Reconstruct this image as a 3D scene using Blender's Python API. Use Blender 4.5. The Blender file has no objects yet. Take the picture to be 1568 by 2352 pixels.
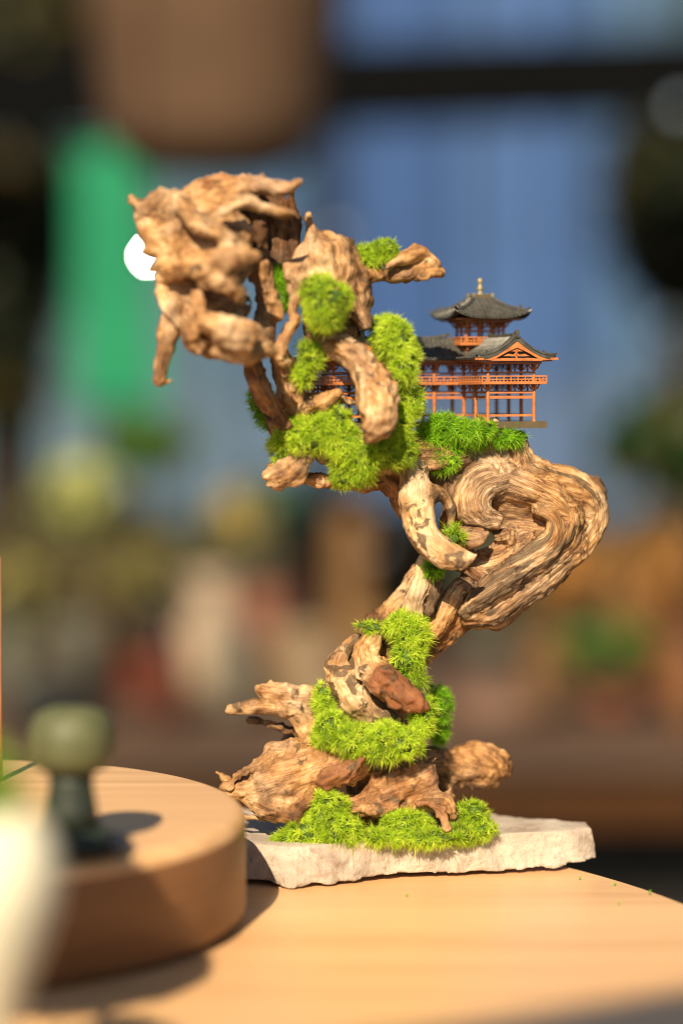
import bpy, bmesh, math, random
import numpy as np
import openvdb as vdb
from mathutils import Vector, Matrix

random.seed(7); rng = np.random.default_rng(7)
R = math.radians
scene = bpy.context.scene
col = scene.collection

# ------------------------------------------------------------------ camera
CAM_Z = 1.11                     # the table top is 0.36 m below the lens
F = 5553.0                       # 85 mm lens on a 36 mm tall frame of 2352 units
PITCH = math.atan(376 / F)
FOCUS = 1.640
cam_d = bpy.data.cameras.new('camera'); cam = bpy.data.objects.new('camera', cam_d); col.objects.link(cam)
cam.location = (0, 0, CAM_Z); cam.rotation_euler = (math.pi / 2 - PITCH, 0, 0)
cam_d.sensor_fit = 'VERTICAL'; cam_d.sensor_height = 36; cam_d.lens = 85
cam_d.clip_start = 0.05; cam_d.clip_end = 400
cam_d.dof.use_dof = True; cam_d.dof.focus_distance = FOCUS; cam_d.dof.aperture_fstop = 1.5
scene.camera = cam

# ------------------------------------------------------------------ sky, sun, exposure
SUN_EL, SUN_DIR = R(37), Vector((-0.22, -0.975, 0))
w = bpy.data.worlds.new('World'); scene.world = w; w.use_nodes = True
nt = w.node_tree; bg = nt.nodes['Background']; sky = nt.nodes.new('ShaderNodeTexSky')
sky.sky_type = 'NISHITA'; sky.sun_disc = False; sky.sun_elevation = SUN_EL
sky.sun_rotation = math.atan2(SUN_DIR.x, SUN_DIR.y)
nt.links.new(sky.outputs[0], bg.inputs[0]); bg.inputs[1].default_value = 0.05
sd = bpy.data.lights.new('sun', 'SUN'); sun = bpy.data.objects.new('sun', sd); col.objects.link(sun)
sd.energy = 5.0; sd.angle = R(0.5); sd.color = (1.0, 0.84, 0.61)
sv = SUN_DIR.normalized() * math.cos(SUN_EL) + Vector((0, 0, math.sin(SUN_EL)))
sun.rotation_euler = sv.to_track_quat('Z', 'Y').to_euler(); sun.location = sv * 6
vs = scene.view_settings; vs.view_transform = 'Standard'; vs.look = 'None'; vs.gamma = 1; vs.exposure = 0.78
vs.use_curve_mapping = False
scene.cycles.filter_width = 1.05; scene.cycles.max_bounces = 8; scene.cycles.sample_clamp_indirect = 8

# ------------------------------------------------------------------ helpers
def P(px, py, Y):
    """a world point at distance Y in front of the lens, from its bearing"""
    xc, yc = (px - 784) / F, -(py - 1176) / F
    vy = math.cos(PITCH) + yc * math.sin(PITCH); vz = -math.sin(PITCH) + yc * math.cos(PITCH)
    t = Y / vy
    return np.array([xc * t, Y, CAM_Z + t * vz])
def px2m(Y): return Y / F

def tag(o, label=None, cat=None, group=None, kind=None):
    if label: o['label'] = label
    if cat: o['category'] = cat
    if group: o['group'] = group
    if kind: o['kind'] = kind
    return o
def empty(name, loc=(0, 0, 0), rot=(0, 0, 0)):
    o = bpy.data.objects.new(name, None); col.objects.link(o); o.location = loc; o.rotation_euler = rot
    o.empty_display_size = 0.01
    return o
def mesh_obj(name, verts, faces, mat, parent=None, smooth=False, attrs=None, loc=None):
    me = bpy.data.meshes.new(name)
    if isinstance(verts, np.ndarray) and isinstance(faces, np.ndarray):
        n, k = faces.shape
        me.vertices.add(len(verts)); me.vertices.foreach_set('co', verts.astype(np.float32).ravel())
        me.loops.add(n * k); me.loops.foreach_set('vertex_index', faces.astype(np.int32).ravel())
        me.polygons.add(n); me.polygons.foreach_set('loop_start', np.arange(0, n * k, k, dtype=np.int32))
        me.update(calc_edges=True)
    else:
        me.from_pydata([tuple(v) for v in verts], [], [tuple(f) for f in faces]); me.update()
    if smooth: me.polygons.foreach_set('use_smooth', np.ones(len(me.polygons), dtype=bool))
    for an, (typ, data) in (attrs or {}).items():
        a = me.attributes.new(an, typ, 'POINT')
        a.data.foreach_set('vector' if typ == 'FLOAT_VECTOR' else 'value', np.asarray(data, dtype=np.float32).ravel())
    if mat: me.materials.append(mat)
    o = bpy.data.objects.new(name, me); col.objects.link(o)
    if parent: o.parent = parent
    if loc is not None: o.location = loc
    return o
def link_copy(me, name, parent, loc=(0, 0, 0), rot=(0, 0, 0), scale=(1, 1, 1)):
    o = bpy.data.objects.new(name, me); col.objects.link(o); o.parent = parent
    o.location = loc; o.rotation_euler = rot; o.scale = scale
    return o

class MB:
    """collects simple solids into one mesh"""
    def __init__(s): s.v = []; s.f = []
    def add(s, v, f):
        b = len(s.v); s.v += [tuple(x) for x in v]; s.f += [tuple(i + b for i in q) for q in f]
    def box(s, c, d, M=None):
        x, y, z = d[0] / 2, d[1] / 2, d[2] / 2
        v = [Vector((c[0] + i * x, c[1] + j * y, c[2] + k * z)) for i in (-1, 1) for j in (-1, 1) for k in (-1, 1)]
        if M: v = [M @ q for q in v]
        s.add(v, [(0, 1, 3, 2), (4, 6, 7, 5), (0, 4, 5, 1), (2, 3, 7, 6), (0, 2, 6, 4), (1, 5, 7, 3)])
    def lathe(s, prof, n=24, c=(0, 0, 0), cap=True):
        v = []; f = []
        for r, z in prof:
            for i in range(n):
                a = 2 * math.pi * i / n; v.append((c[0] + r * math.cos(a), c[1] + r * math.sin(a), c[2] + z))
        for j in range(len(prof) - 1):
            for i in range(n):
                f.append((j * n + i, j * n + (i + 1) % n, (j + 1) * n + (i + 1) % n, (j + 1) * n + i))
        if cap: f.append(tuple(range(n - 1, -1, -1))); f.append(tuple((len(prof) - 1) * n + i for i in range(n)))
        s.add(v, f)
    def tube(s, pts, rads, n=8):
        pts = [Vector(p) for p in pts]; v = []; f = []
        up = Vector((0.13, 0.21, 1))
        for i, p in enumerate(pts):
            t = (pts[min(i + 1, len(pts) - 1)] - pts[max(i - 1, 0)]).normalized()
            a = t.cross(up if abs(t.z) < .95 else Vector((1, 0, 0))).normalized(); b = t.cross(a)
            for k in range(n):
                th = 2 * math.pi * k / n; v.append(p + (a * math.cos(th) + b * math.sin(th)) * rads[i])
        for j in range(len(pts) - 1):
            for k in range(n):
                f.append((j * n + k, j * n + (k + 1) % n, (j + 1) * n + (k + 1) % n, (j + 1) * n + k))
        f.append(tuple(range(n - 1, -1, -1))); f.append(tuple((len(pts) - 1) * n + i for i in range(n)))
        s.add(v, f)
    def build(s, name, mat, parent=None, smooth=False, loc=None):
        return mesh_obj(name, s.v, s.f, mat, parent, smooth, loc=loc)

def vnoise(p, seed=0):
    p = np.asarray(p, dtype=np.float64)
    i = np.floor(p).astype(np.int64); f = p - i; u = f * f * f * (f * (f * 6 - 15) + 10)
    def h(dx, dy, dz):
        x = ((i[:, 0] + dx) * 374761393 + (i[:, 1] + dy) * 668265263 + (i[:, 2] + dz) * 2147483647 + seed * 1274126177) & 0xffffffff
        x = ((x ^ (x >> 13)) * 1274126177) & 0xffffffff
        x = ((x ^ (x >> 16)) * 2246822519) & 0xffffffff
        return ((x ^ (x >> 15)) & 0xffff) / 32767.5 - 1
    a = 0
    for dx in (0, 1):
        wx = u[:, 0] if dx else 1 - u[:, 0]
        for dy in (0, 1):
            wy = u[:, 1] if dy else 1 - u[:, 1]
            for dz in (0, 1):
                wz = u[:, 2] if dz else 1 - u[:, 2]
                a = a + wx * wy * wz * h(dx, dy, dz)
    return a
def fbm(p, octv=3, seed=0):
    a, s, t = 1.0, 0, 0
    for k in range(octv):
        s = s + a * vnoise(p * 2 ** k, seed + k * 17); t += a; a *= .5
    return s / t

# ------------------------------------------------------------------ materials
FAR = 0
def mat(name):
    m = bpy.data.materials.new(name); m.use_nodes = True
    t = m.node_tree; return m, t, t.nodes['Principled BSDF']
def N(t, typ, **kw):
    n = t.nodes.new(typ)
    for k, v in kw.items():
        if k.startswith('i_'): n.inputs[k[2:].replace('_', ' ')].default_value = v
        else: setattr(n, k, v)
    return n
def ramp(t, src, stops):
    r = t.nodes.new('ShaderNodeValToRGB'); e = r.color_ramp.elements
    while len(e) < len(stops): e.new(0.5)
    for q, (p, c) in zip(e, stops):
        q.position = p; q.color = (*c, 1) if len(c) == 3 else c
    t.links.new(src, r.inputs[0]); return r.outputs[0]
def mixc(t, fac, a, b, mode='MIX'):
    n = t.nodes.new('ShaderNodeMix'); n.data_type = 'RGBA'; n.blend_type = mode
    for k, x in ((0, fac), (6, a), (7, b)):
        if hasattr(x, 'node'): t.links.new(x, n.inputs[k])
        else: n.inputs[k].default_value = x if k == 0 else (*x, 1)
    return n.outputs[2]
def math_n(t, op, a, b=None, c=None):
    n = t.nodes.new('ShaderNodeMath'); n.operation = op
    for k, x in enumerate((a, b, c)):
        if x is None: continue
        if hasattr(x, 'node'): t.links.new(x, n.inputs[k])
        else: n.inputs[k].default_value = x
    return n.outputs[0]
def noise_tex(t, vec, scale, detail=4, rough=.55, dist=0, mscale=None):
    n = N(t, 'ShaderNodeTexNoise', i_Scale=scale, i_Detail=detail, i_Roughness=rough, i_Distortion=dist)
    if mscale is not None:
        mp = N(t, 'ShaderNodeMapping'); mp.inputs['Scale'].default_value = mscale; t.links.new(vec, mp.inputs[0]); vec = mp.outputs[0]
    t.links.new(vec, n.inputs['Vector']); return n.outputs['Fac']
def simple(name, c, rough=.6, var=.25, scale=30, metal=0, bump=0, bscale=200, spec=None):
    m, t, b = mat(name)
    if spec is None: spec = .5 if not FAR else .15
    b.inputs['Specular IOR Level'].default_value = spec
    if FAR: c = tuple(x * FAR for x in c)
    tc = N(t, 'ShaderNodeTexCoord').outputs['Object']
    n = noise_tex(t, tc, scale, 5)
    lo = tuple(x * (1 - var) for x in c); hi = tuple(min(1, x * (1 + var)) for x in c)
    t.links.new(ramp(t, n, [(.3, lo), (.7, hi)]), b.inputs['Base Color'])
    b.inputs['Roughness'].default_value = rough; b.inputs['Metallic'].default_value = metal
    if bump:
        bn = N(t, 'ShaderNodeBump', i_Strength=bump, i_Distance=.001); t.links.new(noise_tex(t, tc, bscale, 4), bn.inputs['Height'])
        t.links.new(bn.outputs[0], b.inputs['Normal'])
    return m

def wood_material(name, patch):
    m, t, b = mat(name)
    tc = N(t, 'ShaderNodeTexCoord').outputs['Object']
    g = N(t, 'ShaderNodeAttribute', attribute_name='grain').outputs['Vector']
    tone = N(t, 'ShaderNodeAttribute', attribute_name='tone').outputs['Fac']
    bark = N(t, 'ShaderNodeAttribute', attribute_name='bark').outputs['Fac']
    red = N(t, 'ShaderNodeAttribute', attribute_name='red').outputs['Fac']
    streak = noise_tex(t, g, 1, 6, .62, .6, (22, 330, 330))
    fine = noise_tex(t, g, 1, 4, .6, .3, (90, 1500, 1500))
    blot = noise_tex(t, tc, 55, 5, .6)
    speck = noise_tex(t, tc, 700, 3, .6)
    v = math_n(t, 'ADD', math_n(t, 'MULTIPLY', streak, .75), math_n(t, 'MULTIPLY', blot, .45)) if patch else math_n(t, 'ADD', math_n(t, 'MULTIPLY', streak, .45), math_n(t, 'MULTIPLY', blot, .75))
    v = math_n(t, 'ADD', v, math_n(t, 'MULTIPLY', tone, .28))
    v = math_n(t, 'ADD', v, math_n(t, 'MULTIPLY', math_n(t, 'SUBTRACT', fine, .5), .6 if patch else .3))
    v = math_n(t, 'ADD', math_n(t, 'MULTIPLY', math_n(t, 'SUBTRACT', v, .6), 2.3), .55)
    c = ramp(t, v, [(.14, (.075, .032, .012)), (.36, (.19, .085, .028)), (.56, (.355, .18, .064)), (.76, (.50, .285, .115)), (.97, (.68, .46, .24))])
    gv = N(t, 'ShaderNodeMapRange'); t.links.new(noise_tex(t, tc, 24, 4, .6), gv.inputs[0]); gv.inputs[1].default_value = .42; gv.inputs[2].default_value = .66
    gr = ramp(t, v, [(.2, (.085, .055, .034)), (.55, (.27, .185, .115)), (.9, (.52, .40, .27))])
    c = mixc(t, math_n(t, 'MULTIPLY', gv.outputs[0], .7), c, gr)
    hv = N(t, 'ShaderNodeMapRange'); t.links.new(noise_tex(t, g, 1, 5, .6, .6, (9, 70, 70)), hv.inputs[0]); hv.inputs[1].default_value = .53; hv.inputs[2].default_value = .66
    c = mixc(t, math_n(t, 'MULTIPLY', hv.outputs[0], .6 if patch else .45), c, (.21, .088, .028))
    c = mixc(t, math_n(t, 'MULTIPLY', red, .9), c, mixc(t, streak, (.13, .040, .015), (.33, .12, .045)))
    # old dark bark left in patches with crisp ragged edges
    pn = noise_tex(t, g, 1, 7, .65, .5, patch) if patch else noise_tex(t, tc, 85, 7, .6, .5)
    thr = N(t, 'ShaderNodeMapRange', interpolation_type='SMOOTHSTEP')
    t.links.new(math_n(t, 'ADD', math_n(t, 'ADD', math_n(t, 'MULTIPLY_ADD', pn, 2.2, -.6), math_n(t, 'MULTIPLY_ADD', fine, .35, -.175)), math_n(t, 'MULTIPLY', bark, .58)), thr.inputs[0])
    thr.inputs[1].default_value = .76; thr.inputs[2].default_value = .86
    bc = mixc(t, ramp(t, fine, [(.35, (0, 0, 0)), (.68, (1, 1, 1))]), (.032, .020, .011), (.155, .098, .052))
    c = mixc(t, math_n(t, 'MULTIPLY', thr.outputs[0], .88), c, bc)
    c = mixc(t, math_n(t, 'MULTIPLY', math_n(t, 'GREATER_THAN', speck, .66), .4), c, (.16, .085, .04))
    ck = N(t, 'ShaderNodeAttribute', attribute_name='crack').outputs['Fac']
    c = mixc(t, math_n(t, 'MULTIPLY', ck, .8), c, (.05, .026, .013))
    t.links.new(c, b.inputs['Base Color']); b.inputs['Roughness'].default_value = .72
    b.inputs['Specular IOR Level'].default_value = .3
    h = math_n(t, 'ADD', math_n(t, 'MULTIPLY', streak, .8), math_n(t, 'MULTIPLY', fine, .5))
    h = math_n(t, 'ADD', h, math_n(t, 'MULTIPLY', speck, .15))
    h = math_n(t, 'ADD', h, math_n(t, 'MULTIPLY', thr.outputs[0], .25))
    bn = N(t, 'ShaderNodeBump', i_Strength=.42 if patch else .32, i_Distance=.0014); t.links.new(h, bn.inputs['Height'])
    t.links.new(bn.outputs[0], b.inputs['Normal'])
    return m
WOOD = wood_material('weathered_driftwood', None); WOOD_BAND = wood_material('banded_driftwood', (16, 135, 135))

def leaf_material(name, dark, mid, tip, transl=.35):
    m, t, b = mat(name)
    sh = N(t, 'ShaderNodeAttribute', attribute_name='shade').outputs['Fac']
    tt = N(t, 'ShaderNodeAttribute', attribute_name='along').outputs['Fac']
    c = ramp(t, sh, [(0, tuple(.6 * v + .4 * w_ for v, w_ in zip(dark, (.30, .20, .05)))), (.07, dark), (.5, mid), (1, tip)])
    c = mixc(t, math_n(t, 'MULTIPLY', tt, .45), c, tip)
    t.links.new(c, b.inputs['Base Color']); b.inputs['Roughness'].default_value = .45
    b.inputs['Specular IOR Level'].default_value = .3
    tr = t.nodes.new('ShaderNodeBsdfTranslucent'); t.links.new(c, tr.inputs[0])
    mx = t.nodes.new('ShaderNodeMixShader'); mx.inputs[0].default_value = transl
    t.links.new(b.outputs[0], mx.inputs[1]); t.links.new(tr.outputs[0], mx.inputs[2])
    t.links.new(mx.outputs[0], t.nodes['Material Output'].inputs[0])
    return m
MOSS = leaf_material('moss_bright', (.09, .26, .006), (.42, .64, .012), (.80, .90, .10), .48)
MOSS_DEEP = leaf_material('moss_deep', (.045, .20, .010), (.19, .50, .014), (.50, .78, .045), .48)
MOUND = simple('moss_bed', (.055, .105, .010), .9, .6, 300)

def planed_wood(name, c1, c2, ax=(6, 120, 120), rough=.42):
    m, t, b = mat(name); tc = N(t, 'ShaderNodeTexCoord').outputs['Object']
    n = noise_tex(t, tc, 1, 6, .6, .5, ax); n2 = noise_tex(t, tc, 1, 4, .6, .2, tuple(4 * x for x in ax))
    v = math_n(t, 'ADD', math_n(t, 'MULTIPLY', n, .75), math_n(t, 'MULTIPLY', n2, .25))
    t.links.new(ramp(t, v, [(.34, c1), (.62, c2)]), b.inputs['Base Color']); b.inputs['Roughness'].default_value = rough
    bn = N(t, 'ShaderNodeBump', i_Strength=.15, i_Distance=.001); t.links.new(n2, bn.inputs['Height']); t.links.new(bn.outputs[0], b.inputs['Normal'])
    return m
TABLE = planed_wood('table_veneer', (.60, .34, .15), (.76, .465, .225), (2, 26, 26), .36)
DRUM = planed_wood('stand_veneer', (.50, .275, .115), (.72, .44, .215), (2, 28, 28), .4)
DRUMSIDE_SHADE = planed_wood('stand_edge_shade', (.13, .055, .020), (.22, .10, .038), (3, 3, 40), .5)  # side darkened to stand in for the shade on the stand's front

def stone_material():
    m, t, b = mat('pale_sandstone'); tc = N(t, 'ShaderNodeTexCoord').outputs['Object']
    a = noise_tex(t, tc, 28, 6, .65, .5); s = noise_tex(t, tc, 900, 4, .6); l = noise_tex(t, tc, 1, 6, .6, .8, (18, 18, 240))
    c = ramp(t, a, [(.32, (.20, .145, .105)), (.46, (.41, .335, .255)), (.68, (.58, .51, .405))])
    c = mixc(t, math_n(t, 'MULTIPLY', l, .35), c, (.52, .36, .27))
    c = mixc(t, math_n(t, 'MULTIPLY', math_n(t, 'GREATER_THAN', s, .62), .45), c, (.26, .18, .13))
    st_ = N(t, 'ShaderNodeMapRange'); t.links.new(noise_tex(t, tc, 45, 7, .7, 1.2), st_.inputs[0]); st_.inputs[1].default_value = .56; st_.inputs[2].default_value = .64
    c = mixc(t, math_n(t, 'MULTIPLY', st_.outputs[0], .7), c, (.29, .19, .12))
    t.links.new(c, b.inputs['Base Color']); b.inputs['Roughness'].default_value = .8
    bn = N(t, 'ShaderNodeBump', i_Strength=1.0, i_Distance=.0016)
    t.links.new(math_n(t, 'ADD', noise_tex(t, tc, 260, 6, .7), math_n(t, 'MULTIPLY', s, .4)), bn.inputs['Height'])
    t.links.new(bn.outputs[0], b.inputs['Normal']); return m
STONE = stone_material()
ORANGE = simple('orange_plastic', (.45, .15, .042), .5, .3, 120)
TILE = simple('dark_bronze_plastic', (.085, .080, .067), .42, .4, 200, .3)
GOLD = simple('dull_gold_plastic', (.34, .28, .15), .38, .2, 150, .4)
BASEP = simple('olive_brown_plastic', (.13, .098, .05), .4, .15, 100, .25)

# ------------------------------------------------------------------ solid driftwood from a distance field
Y0 = 1.66
def smin(a, b, k):
    h = np.clip(.5 + .5 * (b - a) / k, 0, 1); return b + (a - b) * h - k * h * (1 - h)
def catmull(c, n):
    c = np.asarray(c, float)
    if len(c) == 2:
        t = np.linspace(0, 1, n * 1 + 1)[:, None]; return c[0] * (1 - t) + c[1] * t
    e = np.vstack([2 * c[0] - c[1], c, 2 * c[-1] - c[-2]]); out = []
    for i in range(1, len(e) - 2):
        for k in range(n):
            t = k / n; a, b, d, g = e[i - 1], e[i], e[i + 1], e[i + 2]
            out.append(.5 * (2 * b + (d - a) * t + (2 * a - 5 * b + 4 * d - g) * t * t + (3 * b - a - 3 * d + g) * t ** 3))
    out.append(c[-1]); return np.array(out)
class Wood:
    def __init__(s, name, vox=.001, k=.004, lump=.0012, ridge=.0007, fine=.0003, crack=.0008, lumpf=70, mir=None):
        s.name = name; s.vox = vox; s.k = k; s.ops = []; s.warp = .0018; s.facet = 0; s.mat = None; s.shift = 0; s.pit = .0022; s.lump = lump; s.ridge = ridge; s.fine = fine; s.crack = crack; s.lumpf = lumpf
    def st(s, pts, flat=1.0, tone=0., bark=0., red=0., k=None, cut=False, n=5):
        q = []
        for (x, y, dz, r) in pts:
            Y = Y0 + dz * .01; q.append([*P(x, y, Y), r * px2m(Y)])
        c = catmull(q, n); c[:, 3] = np.maximum(c[:, 3], .0006)
        s.ops.append(dict(c=c, flat=flat, tone=tone, bark=bark, red=red, k=k or s.k, cut=cut)); return s
    def cut(s, pts, flat=1.0, k=None): return s.st(pts, flat, k=k or .002, cut=True)
    def build(s, parent, seed=0, label=None):
        allc = np.vstack([o['c'] for o in s.ops if not o['cut']])
        m = .012; lo = allc[:, :3].min(0) - allc[:, 3].max() - m; hi = allc[:, :3].max(0) + allc[:, 3].max() + m
        h = s.vox; n = np.ceil((hi - lo) / h).astype(int)
        D = np.full(n, .02, np.float32)
        for o in s.ops:
            c = o['c']; r = c[:, 3].max() + .014
            a = np.clip(np.floor((c[:, :3].min(0) - r - lo) / h).astype(int), 0, n); b = np.clip(np.ceil((c[:, :3].max(0) + r - lo) / h).astype(int) + 1, 0, n)
            if np.any(b <= a): continue
            sub = np.full(b - a, .05, np.float32)
            for i in range(len(c) - 1):
                p, q = c[i, :3], c[i + 1, :3]; rr = max(c[i, 3], c[i + 1, 3]) + .013
                sa = np.maximum(np.floor((np.minimum(p, q) - rr - lo) / h).astype(int), a); sb = np.minimum(np.ceil((np.maximum(p, q) + rr - lo) / h).astype(int) + 1, b)
                if np.any(sb <= sa): continue
                X, Yy, Z = [(np.arange(sa[d], sb[d]) * h + lo[d]).astype(np.float32) for d in range(3)]
                dx = (X - p[0])[:, None, None]; dy = ((Yy - p[1]) / o['flat'])[None, :, None]; dz = (Z - p[2])[None, None, :]
                e = (q - p).copy(); e[1] /= o['flat']; L2 = float(e @ e) + 1e-12
                t = np.clip((dx * e[0] + dy * e[1] + dz * e[2]) / L2, 0, 1)
                dd = np.sqrt((dx - t * e[0]) ** 2 + (dy - t * e[1]) ** 2 + (dz - t * e[2]) ** 2) - (c[i, 3] + t * (c[i + 1, 3] - c[i, 3]))
                if o['flat'] < 1: dd = dd * (.5 + .5 * o['flat'])
                sl = tuple(slice(sa[d] - a[d], sb[d] - a[d]) for d in range(3))
                sub[sl] = np.minimum(sub[sl], dd)
            sl = tuple(slice(a[d], b[d]) for d in range(3))
            if o['cut']: D[sl] = -smin(-D[sl], sub, o['k'])
            else: D[sl] = smin(D[sl], sub, o['k'])
        idx = np.argwhere(np.abs(D) < .006)
        w_ = idx * h + lo
        nv = s.lump * fbm(w_ * s.lumpf, 3, seed) * 1.6
        if s.facet: nv = nv * .5 + s.facet * (np.abs(vnoise(w_ * 62 + .35 * vnoise(w_ * 140, seed + 31)[:, None], seed + 30)) + .6 * np.abs(vnoise(w_ * 125, seed + 32)) - .40) * 2.2
        D[idx[:, 0], idx[:, 1], idx[:, 2]] += nv.astype(np.float32)
        g = vdb.FloatGrid(.02); g.copyFromArray(D.astype(np.float64) if False else D)
        pts, quads = g.convertToQuads(0.0)
        V = pts.astype(np.float64) * h + lo; Fq = quads.astype(np.int64)[:, ::-1]
        # the stroke each point belongs to, and its place along the grain
        S = [o for o in s.ops if not o['cut']]
        A = []; T = []; U = []; Rr = []; K = []
        for j, o in enumerate(S):
            c = o['c']
            if len(c) < 25: c = np.array([[np.interp(x, np.arange(len(c)), c[:, d]) for d in range(4)] for x in np.linspace(0, len(c) - 1, 25)])
            d = np.gradient(c[:, :3], axis=0); d /= np.linalg.norm(d, axis=1)[:, None] + 1e-9
            u = np.concatenate([[0], np.cumsum(np.linalg.norm(np.diff(c[:, :3], axis=0), axis=1))])
            A.append(c[:, :3]); T.append(d); U.append(u + j * .37); Rr.append(c[:, 3]); K.append(np.full(len(c), j))
        A, T, U, Rr, K = np.vstack(A), np.vstack(T), np.concatenate(U), np.concatenate(Rr), np.concatenate(K)
        best = np.zeros(len(V), int)
        for i in range(0, len(V), 4000):
            q = V[i:i + 4000]; dd = np.sqrt(((q[:, None, :] - A[None]) ** 2).sum(2)) - Rr[None]; best[i:i + 4000] = dd.argmin(1)
        rel = V - A[best]; t = T[best]
        ax = np.where(np.abs(t[:, 1:2]) < .9, np.array([[0, 1., 0]]), np.array([[1., 0, 0]]))
        e1 = np.cross(t, ax); e1 /= np.linalg.norm(e1, axis=1)[:, None] + 1e-9; e2 = np.cross(t, e1)
        G = np.stack([U[best] + (rel * t).sum(1), (rel * e1).sum(1), (rel * e2).sum(1)], 1)
        # relief: a slow wander, rounded ridges along the grain with sharp valleys, hairline cracks, pits
        def normals(V):
            fn = np.zeros_like(V); p0, p1, p2, p3 = (V[Fq[:, i]] for i in range(4)); nn = np.cross(p2 - p0, p3 - p1)
            for i in range(4): np.add.at(fn, Fq[:, i], nn)
            return fn / (np.linalg.norm(fn, axis=1)[:, None] + 1e-12)
        fn = normals(V)
        W0 = V.copy()
        wob = np.stack([G[:, 0] * 14, G[:, 1] * 130, G[:, 2] * 130], 1)
        wob[:, 1:] += .9 * vnoise(W0 * 60, seed + 5)[:, None]
        rd = np.minimum(2.2 * np.abs(vnoise(wob, seed + 1)), 1) * 2 - 1
        w2 = np.stack([G[:, 0] * 30, G[:, 1] * 340, G[:, 2] * 340], 1); w2[:, 1:] += .6 * vnoise(W0 * 120, seed + 7)[:, None]
        rd2 = np.minimum(2.5 * np.abs(vnoise(w2, seed + 2)), 1) * 2 - 1
        cr = np.abs(vnoise(np.stack([G[:, 0] * 9, G[:, 1] * 95, G[:, 2] * 95], 1) + .5 * vnoise(W0 * 150, seed + 9)[:, None], seed + 3))
        cm = np.clip(vnoise(W0 * 35, seed + 4) * 2 + .3, 0, 1)
        pit = np.clip(vnoise(W0 * 230, seed + 8) - .35, 0, 1) * np.clip(vnoise(W0 * 40, seed + 10) * 2, 0, 1)
        disp = s.ridge * rd + s.fine * rd2 * 1.4 - s.crack * 1.3 * np.clip(1 - cr / .06, 0, 1) * cm + .0003 * vnoise(W0 * 330, seed + 6) - s.pit * pit + s.lump * .5 * vnoise(W0 * 170, seed + 12)
        V = V + fn * disp[:, None]; crk = np.clip(1 - cr / .075, 0, 1) * cm
        V += s.warp * np.stack([vnoise(W0 * 42 + 11.3 * i, seed + 20 + i) for i in range(3)], 1)
        at = lambda key: np.array([o[key] for o in S])[K[best]]
        def soft(x):  # ease the colour where two strands meet
            for _ in range(6):
                a = np.zeros(len(V)); b = np.zeros(len(V)); f = x[Fq].mean(1)
                for i in range(4): np.add.at(a, Fq[:, i], f); np.add.at(b, Fq[:, i], 1)
                x = a / np.maximum(b, 1)
            return x
        ob = mesh_obj(s.name, V, Fq, s.mat or WOOD, parent, True, {'crack': ('FLOAT', crk), 'grain': ('FLOAT_VECTOR', G), 'tone': ('FLOAT', soft(at('tone')) + s.shift), 'bark': ('FLOAT', soft(at('bark'))), 'red': ('FLOAT', soft(at('red')))})
        if label: ob['label'] = label
        return ob

root = empty('driftwood', P(880, 1925, Y0))
tag(root, 'tall twisted tan driftwood standing on the pale stone slab, hung with moss', 'driftwood')
bpy.context.view_layer.update()
def plant(o):     # keep world coordinates under the empty
    o.matrix_parent_inverse = Matrix.Translation(root.location).inverted(); return o

hd = Wood('crown_burl', .0012, .0045, .0012, .0004, .0002, .0007, 85); hd.warp = .0020; hd.facet = .0013; hd.pit = .004
fill = dict(k=.009)
hd.st([(365,480,-9,26),(420,500,-9.2,48),(490,505,-9.5,56),(540,530,-9.5,46)], **fill).st([(400,560,-9.4,42),(460,590,-9.6,58),(530,610,-9.8,52)], **fill)
hd.st([(395,650,-9.2,30),(460,680,-9.2,48),(545,700,-9,38)], **fill).st([(440,745,-9.8,30),(500,770,-10.4,48),(560,775,-10.2,46),(600,790,-9.8,26)], **fill)
hd.st([(432,440,-9,14),(481,428,-9,20),(554,418,-9,20),(612,426,-9.2,20),(652,430,-9.2,19),(684,415,-9.2,8)], red=.25)
hd.st([(560,430,-9,20),(505,462,-9.8,28),(470,500,-10.2,26)])
hd.st([(498,500,-11.6,14),(539,470,-12,18),(574,462,-11.4,18),(612,473,-11,17),(648,482,-10.8,15),(672,487,-10.4,8)], tone=.25, k=.003)
hd.st([(309,455,-9,8),(335,478,-9.2,20),(372,453,-9.8,21)], k=.004).st([(407,455,-10,20),(440,462,-9.6,20)], k=.004)
hd.st([(335,500,-9,24),(352,545,-9.4,24),(400,540,-10.5,32)]).st([(345,480,-8.6,26),(380,470,-8.8,30)])
hd.cut([(484,745,-15.4,5),(476,775,-14.8,6),(484,806,-14,5)]).cut([(585,765,-14.4,6),(572,795,-14,5),(575,822,-13.4,5)])
hd.st([(420,470,-11,20),(450,505,-11.8,24),(510,540,-12.4,26),(548,575,-12,18)], tone=.2)
hd.st([(615,470,-5.6,44),(636,520,-5.4,46),(636,590,-5.4,40),(612,612,-5.8,36)], flat=.4, tone=-.75)  # dark tone puts the overhang's shade into the crown recess
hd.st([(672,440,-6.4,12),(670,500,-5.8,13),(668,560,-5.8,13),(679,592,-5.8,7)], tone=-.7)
hd.st([(334,575,-9.5,11),(363,566,-10,18),(400,572,-10.6,26)], k=.004).st([(352,614,-9.5,12),(380,602,-10.4,22)])
hd.st([(372,622,-10.4,16),(407,620,-11.4,22),(481,606,-12.4,32),(539,592,-13,28),(575,588,-13,18),(597,588,-13,12)], tone=.2, k=.004)
hd.st([(480,640,-12,28),(515,645,-12.4,34),(560,682,-11.6,20)], tone=.1)
hd.st([(366,631,-10,13),(370,681,-10,15),(390,720,-10.6,15),(420,748,-11.2,10)], tone=.15, k=.0035)
hd.st([(451,672,-11.6,13),(455,705,-12,13),(457,735,-12.2,14)], red=.2, k=.003)
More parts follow.
